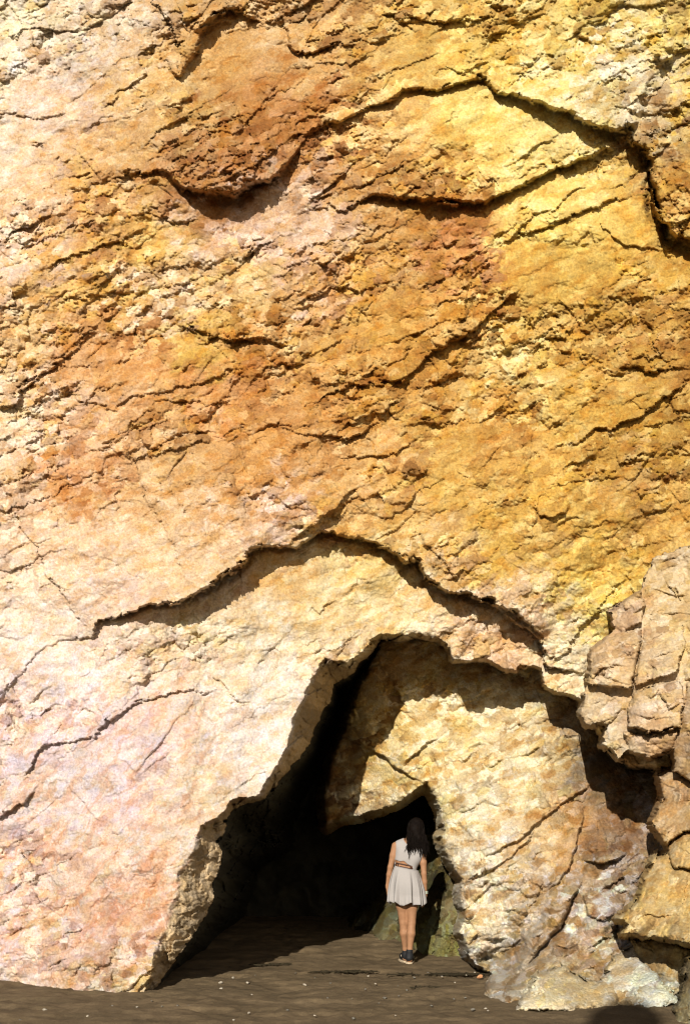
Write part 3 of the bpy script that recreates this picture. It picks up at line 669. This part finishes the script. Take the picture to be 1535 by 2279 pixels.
corner = sheet('boulder', (1440,2080,1740,2420), [([(1530,2140),(1700,2080),(1730,2080),(1730,2410),(1482,2410),(1494,2290),(1512,2220)], 0, -.4, 0)], [(1500,2280,9.55),(1530,2150,9.9),(1700,2200,9.0),(1700,2400,8.9),(1490,2400,9.4)],
               parse("1500,2260,150,130,95 1600,2200,140,115,80 1530,2150,130,105,70"), MAT_BLOCK, 900, rough=0.6, step=2.0, edge_px=14, back=1.2, ang=-1.3)
corner['label'] = 'grey brown rock in the bottom right corner, nearest the camera'; corner['category'] = 'rock'

# ------------------------------------------------------------------ beach
def beach():
    xs = np.concatenate([np.linspace(-300, -6, 40), np.arange(-5.9, 6, 0.025), np.linspace(6.1, 300, 40)])
    ys = np.concatenate([np.linspace(-300, 7.9, 40), np.arange(8, 13, 0.022), np.arange(13, 20, 0.04), np.linspace(20.1, 32, 20)])
    X, Y = np.meshgrid(xs, ys)
    near = np.exp(-np.clip(np.abs(X) - 6, 0, None))
    Z = floor_z(Y) + near * (0.040 * fbm(X / 1.1, Y / 1.1, 5, 3) + 0.020 * fbm(X / 0.22, Y / 0.26, 6, 5, 0.65))
    _, r, e = facets(X * 100, Y * 100, 34, 0.2, 1.2, 15)
    Z -= near * 0.02 * np.where(r > 0.72, smooth01(e * 2.2), 0)      # scuffs and old footprints
    nv, nu = X.shape; idx = np.arange(nv * nu).reshape(nv, nu)
    q = np.stack([idx[:-1, :-1].ravel(), idx[:-1, 1:].ravel(), idx[1:, 1:].ravel(), idx[1:, :-1].ravel()], 1)
    m, nt, b = new_mat('dark_sand', 0.95, 0.15)
    L = nt.links.new
    tc = N(nt, 'ShaderNodeTexCoord')
    n1 = N(nt, 'ShaderNodeTexNoise', Scale=1.6, Detail=6.0, Roughness=0.6); n2 = N(nt, 'ShaderNodeTexNoise', Scale=70.0, Detail=5.0, Roughness=0.75)
    mp = N(nt, 'ShaderNodeMapping'); mp.inputs['Scale'].default_value = (1.0, 1.8, 1.0)
    L(tc.outputs['Object'], mp.inputs[0]); L(mp.outputs[0], n1.inputs['Vector']); L(tc.outputs['Object'], n2.inputs['Vector'])
    ra = N(nt, 'ShaderNodeValToRGB')
    ra.color_ramp.elements[0].position = 0.35; ra.color_ramp.elements[0].color = (0.088, 0.062, 0.033, 1)
    ra.color_ramp.elements[1].position = 0.68; ra.color_ramp.elements[1].color = (0.165, 0.117, 0.064, 1)
    L(n1.outputs['Fac'], ra.inputs['Fac'])
    r2 = N(nt, 'ShaderNodeMapRange'); r2.inputs['From Min'].default_value = 0.3; r2.inputs['From Max'].default_value = 0.7; r2.inputs['To Min'].default_value = 0.6; r2.inputs['To Max'].default_value = 1.4
    L(n2.outputs['Fac'], r2.inputs['Value'])
    mu = N(nt, 'ShaderNodeVectorMath'); mu.operation = 'SCALE'
    L(ra.outputs[0], mu.inputs[0]); L(r2.outputs[0], mu.inputs['Scale']); L(mu.outputs[0], b.inputs['Base Color'])
    bp = N(nt, 'ShaderNodeBump', Strength=0.6, Distance=0.012); L(n2.outputs['Fac'], bp.inputs['Height']); L(bp.outputs[0], b.inputs['Normal'])
    o = mesh_from('beach', np.stack([X, Y, Z], -1).reshape(-1, 3), q, m, smooth=True)
    o['kind'] = 'structure'
beach()

# added unseen rock, put behind the viewer only to shadow the bottom right corner
def shadow_caster():
    n, m = 40, 60
    vs, q = [], []
    hgt = 7.45
    for i in range(m):
        t = i / (m - 1)
        r = 0.24 + 1.0 * (1 - t) ** 0.9
        if t > 0.95: r *= math.sqrt(max(0.0, 1 - ((t - 0.95) / 0.05) ** 2)) + 0.02
        for j in range(n):
            a = 2 * math.pi * j / n
            k = r * (1 + 0.25 * float(fbm(np.array([math.cos(a) * 1.2 + 5]), np.array([math.sin(a) * 1.2 + t * 5]), 77, 4)[0]))
            vs.append((-1.62 + k * math.cos(a), -6.0 + k * math.sin(a), t * hgt - 0.1))
    q = [(i * n + j, i * n + (j + 1) % n, (i + 1) * n + (j + 1) % n, (i + 1) * n + j) for i in range(m - 1) for j in range(n)]
    o = mesh_from('shadow_caster', vs, q, MAT_CLIFF, None, np.tile(np.array([0.3, 0.22, 0.13]), (len(vs), 1)))
    o['kind'] = 'structure'
shadow_caster()

# ------------------------------------------------------------------ signed-distance modelling for the person
class Field:
    def __init__(self, lo, hi, h):
        self.lo = np.array(lo, float); self.h = h
        n = np.ceil((np.array(hi) - self.lo) / h).astype(int)
        self.x, self.y, self.z = np.meshgrid(*[self.lo[i] + h * np.arange(n[i]) for i in range(3)], indexing='ij')
        self.d = np.full(self.x.shape, 0.3)
    def cone(self, a, b, ra, rb, k=0.02, sub=False, sq=(1, 1, 1)):
        """tapered capsule, smoothly blended in"""
        a = np.array(a, float); b = np.array(b, float)
        m = max(ra, rb) + max(k, .02) + 0.03
        lo = np.floor((np.minimum(a, b) - m - self.lo) / self.h).astype(int); hi = np.ceil((np.maximum(a, b) + m - self.lo) / self.h).astype(int)
        lo = np.maximum(lo, 0); hi = np.maximum(hi, 0)
        s = tuple(slice(lo[i], hi[i]) for i in range(3))
        px, py, pz = (self.x[s] - a[0]), (self.y[s] - a[1]), (self.z[s] - a[2])
        e = b - a; L2 = (e * e).sum() + 1e-12
        t = np.clip((px * e[0] + py * e[1] + pz * e[2]) / L2, 0, 1)
        q = np.sqrt(((px - t * e[0]) * sq[0]) ** 2 + ((py - t * e[1]) * sq[1]) ** 2 + ((pz - t * e[2]) * sq[2]) ** 2) - (ra + (rb - ra) * t)
        D = self.d[s]
        hh = np.clip(0.5 + 0.5 * (D - q) / k, 0, 1)
        self.d[s] = D * (1 - hh) + q * hh - k * hh * (1 - hh)
    def chain(self, pts, rs, k=0.02, sq=(1, 1, 1)):
        for i in range(len(pts) - 1): self.cone(pts[i], pts[i + 1], rs[i], rs[i + 1], k, sq=sq)
    def mesh(self, d=None):
        """naive surface nets"""
        d = self.d if d is None else d
        d = np.pad(d, 1, constant_values=0.3)
        s = d < 0
        nx, ny, nz = d.shape
        cnt = np.zeros((nx - 1, ny - 1, nz - 1), int); acc = np.zeros(cnt.shape + (3,)); ne = np.zeros(cnt.shape)
        corners = [(i, j, k) for i in (0, 1) for j in (0, 1) for k in (0, 1)]
        C = lambda c: d[c[0]:nx - 1 + c[0], c[1]:ny - 1 + c[1], c[2]:nz - 1 + c[2]]
        for c in corners: cnt += (C(c) < 0)
        act = (cnt > 0) & (cnt < 8)
        ii = np.argwhere(act)
        acc = np.zeros((len(ii), 3)); ne = np.zeros(len(ii))
        val = {c: d[ii[:, 0] + c[0], ii[:, 1] + c[1], ii[:, 2] + c[2]] for c in corners}
        for a in corners:
            for ax in range(3):
                if a[ax]: continue
                b = list(a); b[ax] = 1; b = tuple(b)
                va, vb = val[a], val[b]
                m = (va < 0) != (vb < 0)
                t = np.where(m, va / np.where(m, va - vb, 1), 0)
                p = np.tile(np.array(a, float), (len(ii), 1)); p[:, ax] += t
                acc += p * m[:, None]; ne += m
        P = (ii - 1 + acc / ne[:, None]) * self.h + self.lo
        idx = np.full(act.shape, -1); idx[act] = np.arange(len(ii))
        quads = []
        for ax in range(3):
            sl0 = [slice(None)] * 3; sl1 = [slice(None)] * 3
            sl0[ax] = slice(0, -1); sl1[ax] = slice(1, None)
            a, b = s[tuple(sl0)], s[tuple(sl1)]
            e = np.argwhere(a != b)
            o1, o2 = [(1, 2), (2, 0), (0, 1)][ax]
            inb = (e[:, o1] > 0) & (e[:, o2] > 0) & (e[:, o1] < d.shape[o1] - 1) & (e[:, o2] < d.shape[o2] - 1)
            e = e[inb]
            def at(d1, d2):
                f = e.copy(); f[:, o1] -= d1; f[:, o2] -= d2
                return idx[f[:, 0], f[:, 1], f[:, 2]]
            q = np.stack([at(1, 1), at(0, 1), at(0, 0), at(1, 0)], 1)
            fl = s[e[:, 0], e[:, 1], e[:, 2]]
            q[~fl] = q[~fl][:, ::-1]
            quads.append(q)
        return P, np.concatenate(quads)

def tubes(paths, sides=5):
    """list of (points, radii) -> one mesh"""
    vs, fs = [], []
    for pts, rs in paths:
        pts = np.array(pts, float); n = len(pts); base = len(vs)
        for i in range(n):
            t = pts[min(i + 1, n - 1)] - pts[max(i - 1, 0)]; t /= np.linalg.norm(t) + 1e-9
            a = np.cross(t, (0.3, 0.9, 0.1)); a /= np.linalg.norm(a) + 1e-9; b = np.cross(t, a)
            for k in range(sides):
                w = 2 * math.pi * k / sides
                vs.append(pts[i] + rs[i] * (math.cos(w) * a + math.sin(w) * b))
        for i in range(n - 1):
            for k in range(sides):
                k2 = (k + 1) % sides
                fs.append((base + i * sides + k, base + i * sides + k2, base + (i + 1) * sides + k2, base + (i + 1) * sides + k))
    return vs, fs

def plain(name, col, rough=0.7, spec=0.3, var=0.12, scale=60, bump=0.15, sss=0.0):
    m, nt, b = new_mat(name, rough, spec)
    n = N(nt, 'ShaderNodeTexNoise', Scale=scale, Detail=4.0); tc = N(nt, 'ShaderNodeTexCoord')
    nt.links.new(tc.outputs['Object'], n.inputs['Vector'])
    r = N(nt, 'ShaderNodeValToRGB')
    r.color_ramp.elements[0].position = 0.3; r.color_ramp.elements[0].color = tuple(c * (1 - var) for c in col) + (1,)
    r.color_ramp.elements[1].position = 0.7; r.color_ramp.elements[1].color = tuple(min(1, c * (1 + var)) for c in col) + (1,)
    nt.links.new(n.outputs['Fac'], r.inputs['Fac']); nt.links.new(r.outputs[0], b.inputs['Base Color'])
    bp = N(nt, 'ShaderNodeBump', Strength=bump, Distance=0.004); nt.links.new(n.outputs['Fac'], bp.inputs['Height']); nt.links.new(bp.outputs[0], b.inputs['Normal'])
    if sss: b.inputs['Subsurface Weight'].default_value = sss; b.inputs['Subsurface Radius'].default_value = (0.01, 0.004, 0.002)
    return m

def person():
    M_SKIN = plain('skin', (0.265, 0.136, 0.070), 0.6, 0.2, 0.08, 30, 0.05)
    M_CLOTH = plain('grey_jersey', (0.285, 0.264, 0.250), 0.95, 0.1, 0.08, 220, 0.2)
    M_HAIR = plain('dark_brown_hair', (0.005, 0.003, 0.002), 0.7, 0.06, 0.4, 90, 0.2)
    M_BELT = plain('brown_leather', (0.05, 0.018, 0.008), 0.5, 0.4, 0.2, 80, 0.1)
    M_BLACK = plain('black_canvas', (0.010, 0.010, 0.011), 0.7, 0.3, 0.3, 120, 0.2)
    M_SOLE = plain('tan_rubber', (0.42, 0.33, 0.22), 0.8, 0.2, 0.15, 60, 0.1)
    M_BEAD = plain('pale_beads', (0.34, 0.36, 0.28), 0.4, 0.5, 0.3, 200, 0.1)
    lo, hi = (-0.36, -0.24, 0.0), (0.36, 0.30, 1.75)
    H = 0.0062
    # torso on its own first: the dress is cut from it
    T = Field(lo, hi, H)
    T.cone((-.105, 0, 1.385), (.125, 0, 1.30), .046, .046, .03)
    T.cone((-.060, -.005, 1.30), (.075, -.005, 1.25), .082, .080, .05)
    T.cone((-.030, 0, 1.41), (.05, 0, 1.385), .05, .05, .05)
    T.cone((-.075, -.005, 1.21), (.038, -.005, 1.19), .076, .076, .05)
    T.cone((-.080, 0, 1.11), (.012, 0, 1.10), .070, .070, .05)
    T.cone((-.090, -.005, .96), (.050, -.005, .96), .096, .096, .06)
    T.cone((-.080, -.03, .90), (.045, -.03, .90), .095, .095, .05)
    B = Field(lo, hi, H); B.d = T.d.copy()
    # neck and head, tilted to the right and bowed forward
    B.chain([(.012, .005, 1.40), (.035, .012, 1.47), (.066, .028, 1.525)], [.058, .045, .046], .03)
    hc = np.array([.085, .035, 1.585])
    ax = np.array([.34, .22, .91]); ax /= np.linalg.norm(ax)
    B.cone(hc - ax * .012, hc + ax * .03, .078, .083, .03)
    B.cone(hc + np.array([.0, .045, -.05]), hc + np.array([0, .065, -.075]), .045, .032, .03)       # jaw and chin
    B.cone(hc + np.array([.0, .098, -.005]), hc + np.array([0, .112, -.035]), .008, .013, .012)     # nose
    B.cone(hc + np.array([-.02, .092, -.062]), hc + np.array([.02, .092, -.062]), .008, .008, .01)  # lips
    for sx in (-1, 1):
        B.cone(hc + np.array([sx * .03, .082, .005]), hc + np.array([sx * .034, .082, .005]), .012, .012, .008)   # eyes
        B.cone(hc + np.array([sx * .080, .005, -.02]), hc + np.array([sx * .084, -.002, .015]), .009, .013, .008)  # ears
    # arms and hands
    def arm(sh, el, wr, kn, s):
        sh, el, wr, kn = map(np.array, (sh, el, wr, kn))
        B.cone(sh, sh * .55 + el * .45, .043, .038, .03); B.cone(sh * .55 + el * .45, el, .038, .031, .02)
        B.cone(el, el * .6 + wr * .4, .032, .031, .015); B.cone(el * .6 + wr * .4, wr, .031, .021, .015)
        d = (kn - wr); d = d / np.linalg.norm(d)
        B.cone(wr, wr + d * .025, .020, .022, .015)
        for j in range(4):                                     # palm rays then curled fingers
            o = np.array([-.004 * s, (j - 1.5) * .016, 0])
            k0 = kn + o
            B.cone(wr + d * .02 + o * .5, k0, .014, .0115, .010)
            ln = (.036, .042, .039, .030)[3 - j] if s > 0 else (.036, .042, .039, .030)[3 - j]
            c1 = d * ln + np.array([-.005 * s, .004, 0]); c2 = d * ln * .7 + np.array([-.015 * s, .006, 0]); c3 = d * ln * .5 + np.array([-.017 * s, .004, .004])
            B.chain([k0, k0 + c1, k0 + c1 + c2, k0 + c1 + c2 + c3], [.0100, .0090, .0082, .0072], .003)
        th = wr + d * .03 + np.array([-.006 * s, .022, 0])
        B.chain([th, th + d * .03 + np.array([-.012 * s, .018, 0]), th + d * .058 + np.array([-.016 * s, .020, 0])], [.013, .0105, .008], .006)
    arm((-.150, 0, 1.375), (-.208, -.015, 1.126), (-.240, .015, .915), (-.246, .03, .845), -1)
    arm((.170, 0, 1.285), (.182, -.02, 1.050), (.200, .015, .812), (.203, .03, .742), 1)
    # legs, one in front of the other
    def leg(hip, kn, an, cy):
        hip, kn, an = map(np.array, (hip, kn, an))
        B.cone(hip, hip * .5 + kn * .5, .086, .065, .03); B.cone(hip * .5 + kn * .5, kn, .065, .046, .03)
        ca = kn * .66 + an * .34 + np.array([0, -.014, 0])
        B.cone(kn, ca, .044, .049, .02); B.cone(ca, an * .85 + kn * .15, .049, .029, .02); B.cone(an * .85 + kn * .15, an, .029, .031, .02)
        B.chain([an, an + np.array([0, -.02, -.05])], [.031, .032], .02)
        B.chain([an + np.array([0, -.02, -.055]), an + np.array([0.004, .09, -.065]), an + np.array([0.006, .14, -.07])], [.034, .032, .022], .02)
    leg((-.088, 0, .88), (-.055, .03, .48), (-.026, .10, .115), 0)
    leg((.048, 0, .88), (.040, -.012, .48), (.012, -.045, .115), 0)
    P, q = B.mesh()
    body = mesh_from('person', P, q, M_SKIN, smooth=True)
    body['label'] = 'woman in a short grey dress seen from behind, standing at the cave mouth'
    body['category'] = 'person'
    # dress: bodice cut from the torso, open back at the waist
    d = T.d - 0.011
    x, y, z = B.x, B.y, B.z
    zl = 1.125 - .20 * (x + .10)                             # skirt seam, lower on the right
    d = np.maximum(d, zl - .03 - z)
    nb = np.sqrt((x - .03) ** 2 + ((y + .03) * .9) ** 2 + (z - 1.46) ** 2) - .085
    d = np.maximum(d, -nb)
    top = 1.205 - .38 * (x + .13) - .5 * np.clip(np.abs(x + .055) - .02, 0, 1) ** 1 * 0
    cut = np.maximum.reduce([z - top - .022 * np.exp(-((x + .055) / .03) ** 2), (zl + .006) - z, y + .02, x - .045, -.155 - x])
    d = np.maximum(d, -cut)
    d = np.maximum(d, x - .172); d = np.maximum(d, -.162 - x)
    P, q = B.mesh(d)
    dress = mesh_from('dress', P, q, M_CLOTH, body, smooth=True)
    nt_, nz_ = 220, 26
    vs = []
    for k in range(nz_):
        t = k / (nz_ - 1)
        for i in range(nt_):
            a = 2 * math.pi * i / nt_
            ca, sa = math.cos(a), math.sin(a)
            rx = .132 + (.205 - .132) * (t ** .75) + .018 * math.sin(math.pi * t); ry = .088 + (.165 - .088) * (t ** .8) + .03 * math.sin(math.pi * min(1, t * 1.3))
            pl = (math.cos(9 * a + .8) + .5 * math.cos(15 * a + 2.) + .35 * math.cos(23 * a)) * .023 * t ** 1.2
            cx = -.022 + .004 * t
            px = cx + (rx + pl) * ca; py = -.004 + (ry + pl) * sa
            ztop = 1.130 - .20 * (px + .10); zb = .700 - .08 * px + .012 * math.cos(5 * a) + pl * .5
            vs.append((px, py, ztop * (1 - t) + zb * t))
    fs = [(k * nt_ + i, k * nt_ + (i + 1) % nt_, (k + 1) * nt_ + (i + 1) % nt_, (k + 1) * nt_ + i) for k in range(nz_ - 1) for i in range(nt_)]
    skirt = mesh_from('skirt', vs, fs, M_CLOTH, body, smooth=True)
    so = skirt.modifiers.new('thickness', 'SOLIDIFY'); so.thickness = 0.003
    # strap belt across the open back
    def back(px, pz, lift):
        i = int(round((px - B.lo[0]) / H)); k = int(round((pz - B.lo[2]) / H))
        colm = T.d[i, :, k]; j = int(np.argmax(colm < 0.008))
        return np.array([px, B.lo[1] + j * H - lift, pz])
    def strap(p0, p1, n=9, r=.0065):
        pts = [back(p0[0] + (p1[0] - p0[0]) * t, p0[1] + (p1[1] - p0[1]) * t, .006) for t in np.linspace(0, 1, n)]
        for i in range(1, n - 1): pts[i][1] = (pts[i - 1][1] + pts[i + 1][1]) / 2
        return (pts, [r] * n)
    px_ = lambda u, v: ((u - 908) / 190, (2146 - v) / 190)
    ps = [strap(px_(882, 1922.5), px_(912, 1928.5)), strap(px_(879, 1928), px_(924, 1937.5)), strap(px_(885, 1922.5), px_(885, 1930)), strap(px_(912, 1928.5), px_(913, 1936)), strap(px_(912, 1928.5), px_(917, 1935)), strap(px_(882, 1922.5), px_(879, 1928))]
    v_, f_ = tubes(ps, 6)
    mesh_from('belt', v_, f_, M_BELT, body, smooth=True)
    # hair: a cap over the scalp and long wavy locks swept to the right
    Hh = Field(lo, hi, H)
    Hh.cone(hc - ax * .0 + np.array([0, -.014, 0]), hc + ax * .035 + np.array([0, -.012, 0]), .086, .088, .02)
    Hh.cone(hc + np.array([-.01, -.055, -.03]), hc + np.array([.03, -.072, -.12]), .062, .052, .05)
    P, q = Hh.mesh()
    r = random.Random(3)
    locks = []
    for i in range(230):
        th = r.uniform(math.pi * .95, math.pi * 2.05); ph = r.uniform(.1, 1.5)
        dirv = np.array([math.cos(th) * math.sin(ph), math.sin(th) * math.sin(ph), math.cos(ph)])
        p0 = hc + ax * .02 + dirv * .094 + np.array([0, -.012, 0])
        fx = (math.cos(th) * .5 + .5)
        end = np.array([.000 + .215 * fx + r.gauss(0, .020), -.118 + .04 * fx + r.gauss(0, .014), 1.305 + r.gauss(0, .040) + .03 * (1 - fx)])
        mid = hc + dirv * .098 * np.array([1.05, 1.05, 0]) + np.array([.0, -.012, -.04])
        ph0 = r.uniform(0, 6.28); wav = r.uniform(.006, .018)
        pts, rs = [], []
        for t in np.linspace(0, 1, 15):
            p = (1 - t) ** 2 * p0 + 2 * t * (1 - t) * mid + t * t * end
            wv_ = wav * t * np.array([math.sin(ph0 + 11 * t), .5 * math.cos(ph0 + 9 * t), 0])
            pts.append(p + wv_); rs.append(.0065 * (1 - .75 * t ** 2))
        locks.append((pts, rs))
    v_, f_ = tubes(locks, 4)
    nP = len(P)
    mesh_from('hair', np.vstack([P, np.array(v_)]), np.vstack([q, np.array(f_) + nP]), M_HAIR, body, smooth=True)
    # bracelet
    w0 = np.array([.199, .012, .83])
    br = [([w0 + np.array([.029 * math.cos(a), .029 * math.sin(a), dz + .003 * math.cos(a)]) for a in np.linspace(0, 2 * math.pi, 25)], [.0055] * 25) for dz in (0, .011, -.012)]
    v_, f_ = tubes(br, 6)
    mesh_from('bracelet', v_, f_, M_BEAD, body, smooth=True)
    # socks and shoes
    for an, tw in (((-.026, .10, .115), -.22), ((.012, -.045, .115), .16)):
        an = np.array(an)
        S = Field(lo, hi, H)
        S.cone(an + np.array([0, 0, -.03]), an + np.array([0, 0, .062]), .041, .037, .02)
        P, q = S.mesh(np.maximum(S.d, S.z - (an[2] + .058)))
        mesh_from('sock', P, q, M_BLACK, body, smooth=True)
        S = Field((lo[0], -.2, 0), (hi[0], .36, .25), .005)
        z0 = .050
        f = np.array([math.sin(tw), math.cos(tw), 0])
        heel = an * np.array([1, 1, 0]) - f * .035; toe = an * np.array([1, 1, 0]) + f * .165
        S.cone(heel + (0, 0, z0 + .03), heel + f * .02 + (0, 0, z0 + .055), .040, .043, .03)
        S.cone(heel + f * .03 + (0, 0, z0 + .035), heel + f * .13 + (0, 0, z0 + .018), .044, .040, .03)
        S.cone(heel + f * .13 + (0, 0, z0 + .015), toe + (0, 0, z0 + .006), .043, .030, .03)
        P, q = S.mesh(np.maximum(S.d, z0 - .03 - S.z))
        sh = mesh_from('shoe', P, q, M_BLACK, body, smooth=True)
        e = toe - heel; L2 = (e * e).sum()
        t = np.clip(((S.x - heel[0]) * e[0] + (S.y - heel[1]) * e[1]) / L2, 0, 1)
        qd = np.sqrt((S.x - heel[0] - t * e[0]) ** 2 + (S.y - heel[1] - t * e[1]) ** 2) - (.042 + .006 * np.sin(t * 3.1))
        sd_ = np.maximum(qd, np.maximum(.004 - S.z, S.z - .030))
        P, q = S.mesh(sd_)
        mesh_from('sole', P, q, M_SOLE, sh, smooth=True)
        for sx in (-1, 1):
            c = heel + f * .05 + np.array([sx * .046, 0, z0 + .035])
            v_, f_ = tubes([([c + np.array([0, 0, .010]), c, c - np.array([0, 0, .012])], [.004, .006, .003])], 5)
            mesh_from('shoe_buckle', v_, f_, M_SOLE, sh)
    y0 = 13.9
    body.location = ((908 - CU) / F * y0, y0, 0.0)
person()

# ------------------------------------------------------------------ small things on the sand
def ground_y(v):
    y = CAM_H * F / (v - CV)
    if y > 14: y = 2.09 * F / (v - CV + .035 * F)
    return y
M_PEB = [plain('pale_pebble', (0.30, 0.26, 0.20), 0.8, 0.2, 0.25, 40, 0.3), plain('grey_pebble', (0.13, 0.115, 0.09), 0.8, 0.2, 0.25, 40, 0.3), plain('orange_pebble', (0.45, 0.22, 0.10), 0.8, 0.2, 0.25, 40, 0.3)]
M_WEED = plain('dry_seaweed', (0.030, 0.023, 0.012), 0.9, 0.1, 0.5, 60, 0.4)
PEBBLES = "491,2189,.035,0 519,2178,.03,0 678,2194,.03,0 735,2190,.022,1 760,2146,.025,0 856,2223,.03,1 729,2223,.02,1 195,2263,.02,0 305,2243,.02,0 492,2202,.025,0 520,2272,.022,0 819,2174,.02,0 928,2171,.02,0 983,2175,.022,0 1038,2172,.02,0 1056,2166,.022,0 1067,2176,.05,2 810,2188,.022,0 835,2191,.02,0 1012,2188,.016,0 420,2240,.02,1 640,2250,.024,1 960,2240,.02,1 1080,2246,.02,0 330,2262,.018,1 560,2215,.016,0 905,2205,.018,1 1010,2225,.02,1 700,2262,.018,0 250,2240,.018,1 880,2262,.016,0 843,2234,0.014,1 296,2251,0.014,0 701,2178,0.018,1 783,2225,0.014,1 551,2189,0.03,0 100,2250,0.03,0 1098,2180,0.014,0 1086,2251,0.018,0 1090,2197,0.018,0 787,2269,0.03,1 658,2167,0.018,1 568,2172,0.014,1 395,2240,0.022,1 554,2256,0.022,0 887,2218,0.014,1 45,2273,0.022,1 952,2167,0.022,1 337,2229,0.014,1 1085,2185,0.018,0 1052,2249,0.03,1 1035,2222,0.022,1 921,2177,0.022,1 1077,2169,0.014,0 813,2203,0.018,1 885,2196,0.014,1 360,2241,0.014,1"
WHERE = {}
def pebble(u, v, s, k, i):
    r = np.random.default_rng(100 + i)
    import bmesh
    bm = bmesh.new(); bmesh.ops.create_icosphere(bm, subdivisions=3, radius=1)
    ax = r.normal(size=(7, 3)); ax /= np.linalg.norm(ax, axis=1)[:, None]; cut = r.uniform(.55, .9, 7)
    for vt in bm.verts:
        p = np.array(vt.co)
        for a, c in zip(ax, cut):
            e = p @ a - c
            if e > 0: p = p - a * e * .85
        vt.co = p * np.array([s, s * .75, s * .55])
    name = 'pebble'
    me = bpy.data.meshes.new(name); bm.to_mesh(me); bm.free(); me.materials.append(M_PEB[k])
    o = bpy.data.objects.new(name, me); COL.objects.link(o)
    y = ground_y(v)
    o.location = ((u - CU) / F * y, y, float(floor_z(np.array(y))) + s * .2)
    o.rotation_euler = (r.normal(0, .2), r.normal(0, .2), r.uniform(0, 6.28))
    kind = ('small pale', 'small grey', 'flat orange')[k]
    o['category'] = 'pebble'
    o['group'] = {0: 'pale pebbles scattered on the sand', 1: 'grey pebbles scattered on the sand', 2: 'orange stone on the sand'}[k]
    o['label'] = {0: 'small pale pebble lying on the dark sand', 1: 'small grey pebble lying on the dark sand', 2: 'flat orange stone on the sand left of the buttress foot'}[k]
for i, t in enumerate(PEBBLES.split()):
    u, v, s, k = t.split(','); pebble(float(u), float(v), float(s) * .75, int(k), i)

def seaweed(u, v, wpx, n, seed, label):
    r = random.Random(seed)
    y = ground_y(v); x = (u - CU) / F * y; W = wpx / F * y
    paths = []
    spine = lambda q: .05 * math.sin(3.1 * q + seed) + .03 * math.sin(8.3 * q)
    paths.append(([(q, spine(q), .010) for q in np.linspace(-W * .48, W * .48, 24)], [.003] + [.006] * 22 + [.003]))
    for i in range(n):                                    # strands tangled along one torn stem
        a = r.uniform(0, 6.28); L = r.uniform(.04, .17)
        cx = max(-W * .46, min(W * .46, r.gauss(0, W * .25)))
        pts = [(cx + L * t * math.cos(a) + .015 * math.sin(6 * t + i) * t, spine(cx) + L * t * math.sin(a) + .02 * math.cos(7 * t + i) * t, .010 - .006 * t + .008 * r.random() * t) for t in np.linspace(0, 1, 7)]
        paths.append((pts, [.005, .005, .0055, .005, .005, .004, .002]))
    v_, f_ = tubes(paths, 5)
    o = mesh_from('seaweed', v_, f_, M_WEED)
    o.location = (x, y, float(floor_z(np.array(y))))
    o['label'] = label; o['category'] = 'seaweed'; o['group'] = 'scraps of dark seaweed on the sand'
seaweed(605, 2150, 90, 60, 1, 'dark seaweed scrap on the sand nearest the cave shadow, left of the others')
seaweed(770, 2166, 130, 110, 2, 'wide dark seaweed tangle on the sand just left of the woman')
seaweed(947, 2201, 50, 40, 3, 'small dark seaweed clump on the sand below the woman')
seaweed(1020, 2170, 130, 110, 4, 'dark seaweed strip reaching the foot of the pale buttress')
seaweed(890, 2170, 60, 24, 5, 'thin dark seaweed wisps on the sand at the feet of the woman')
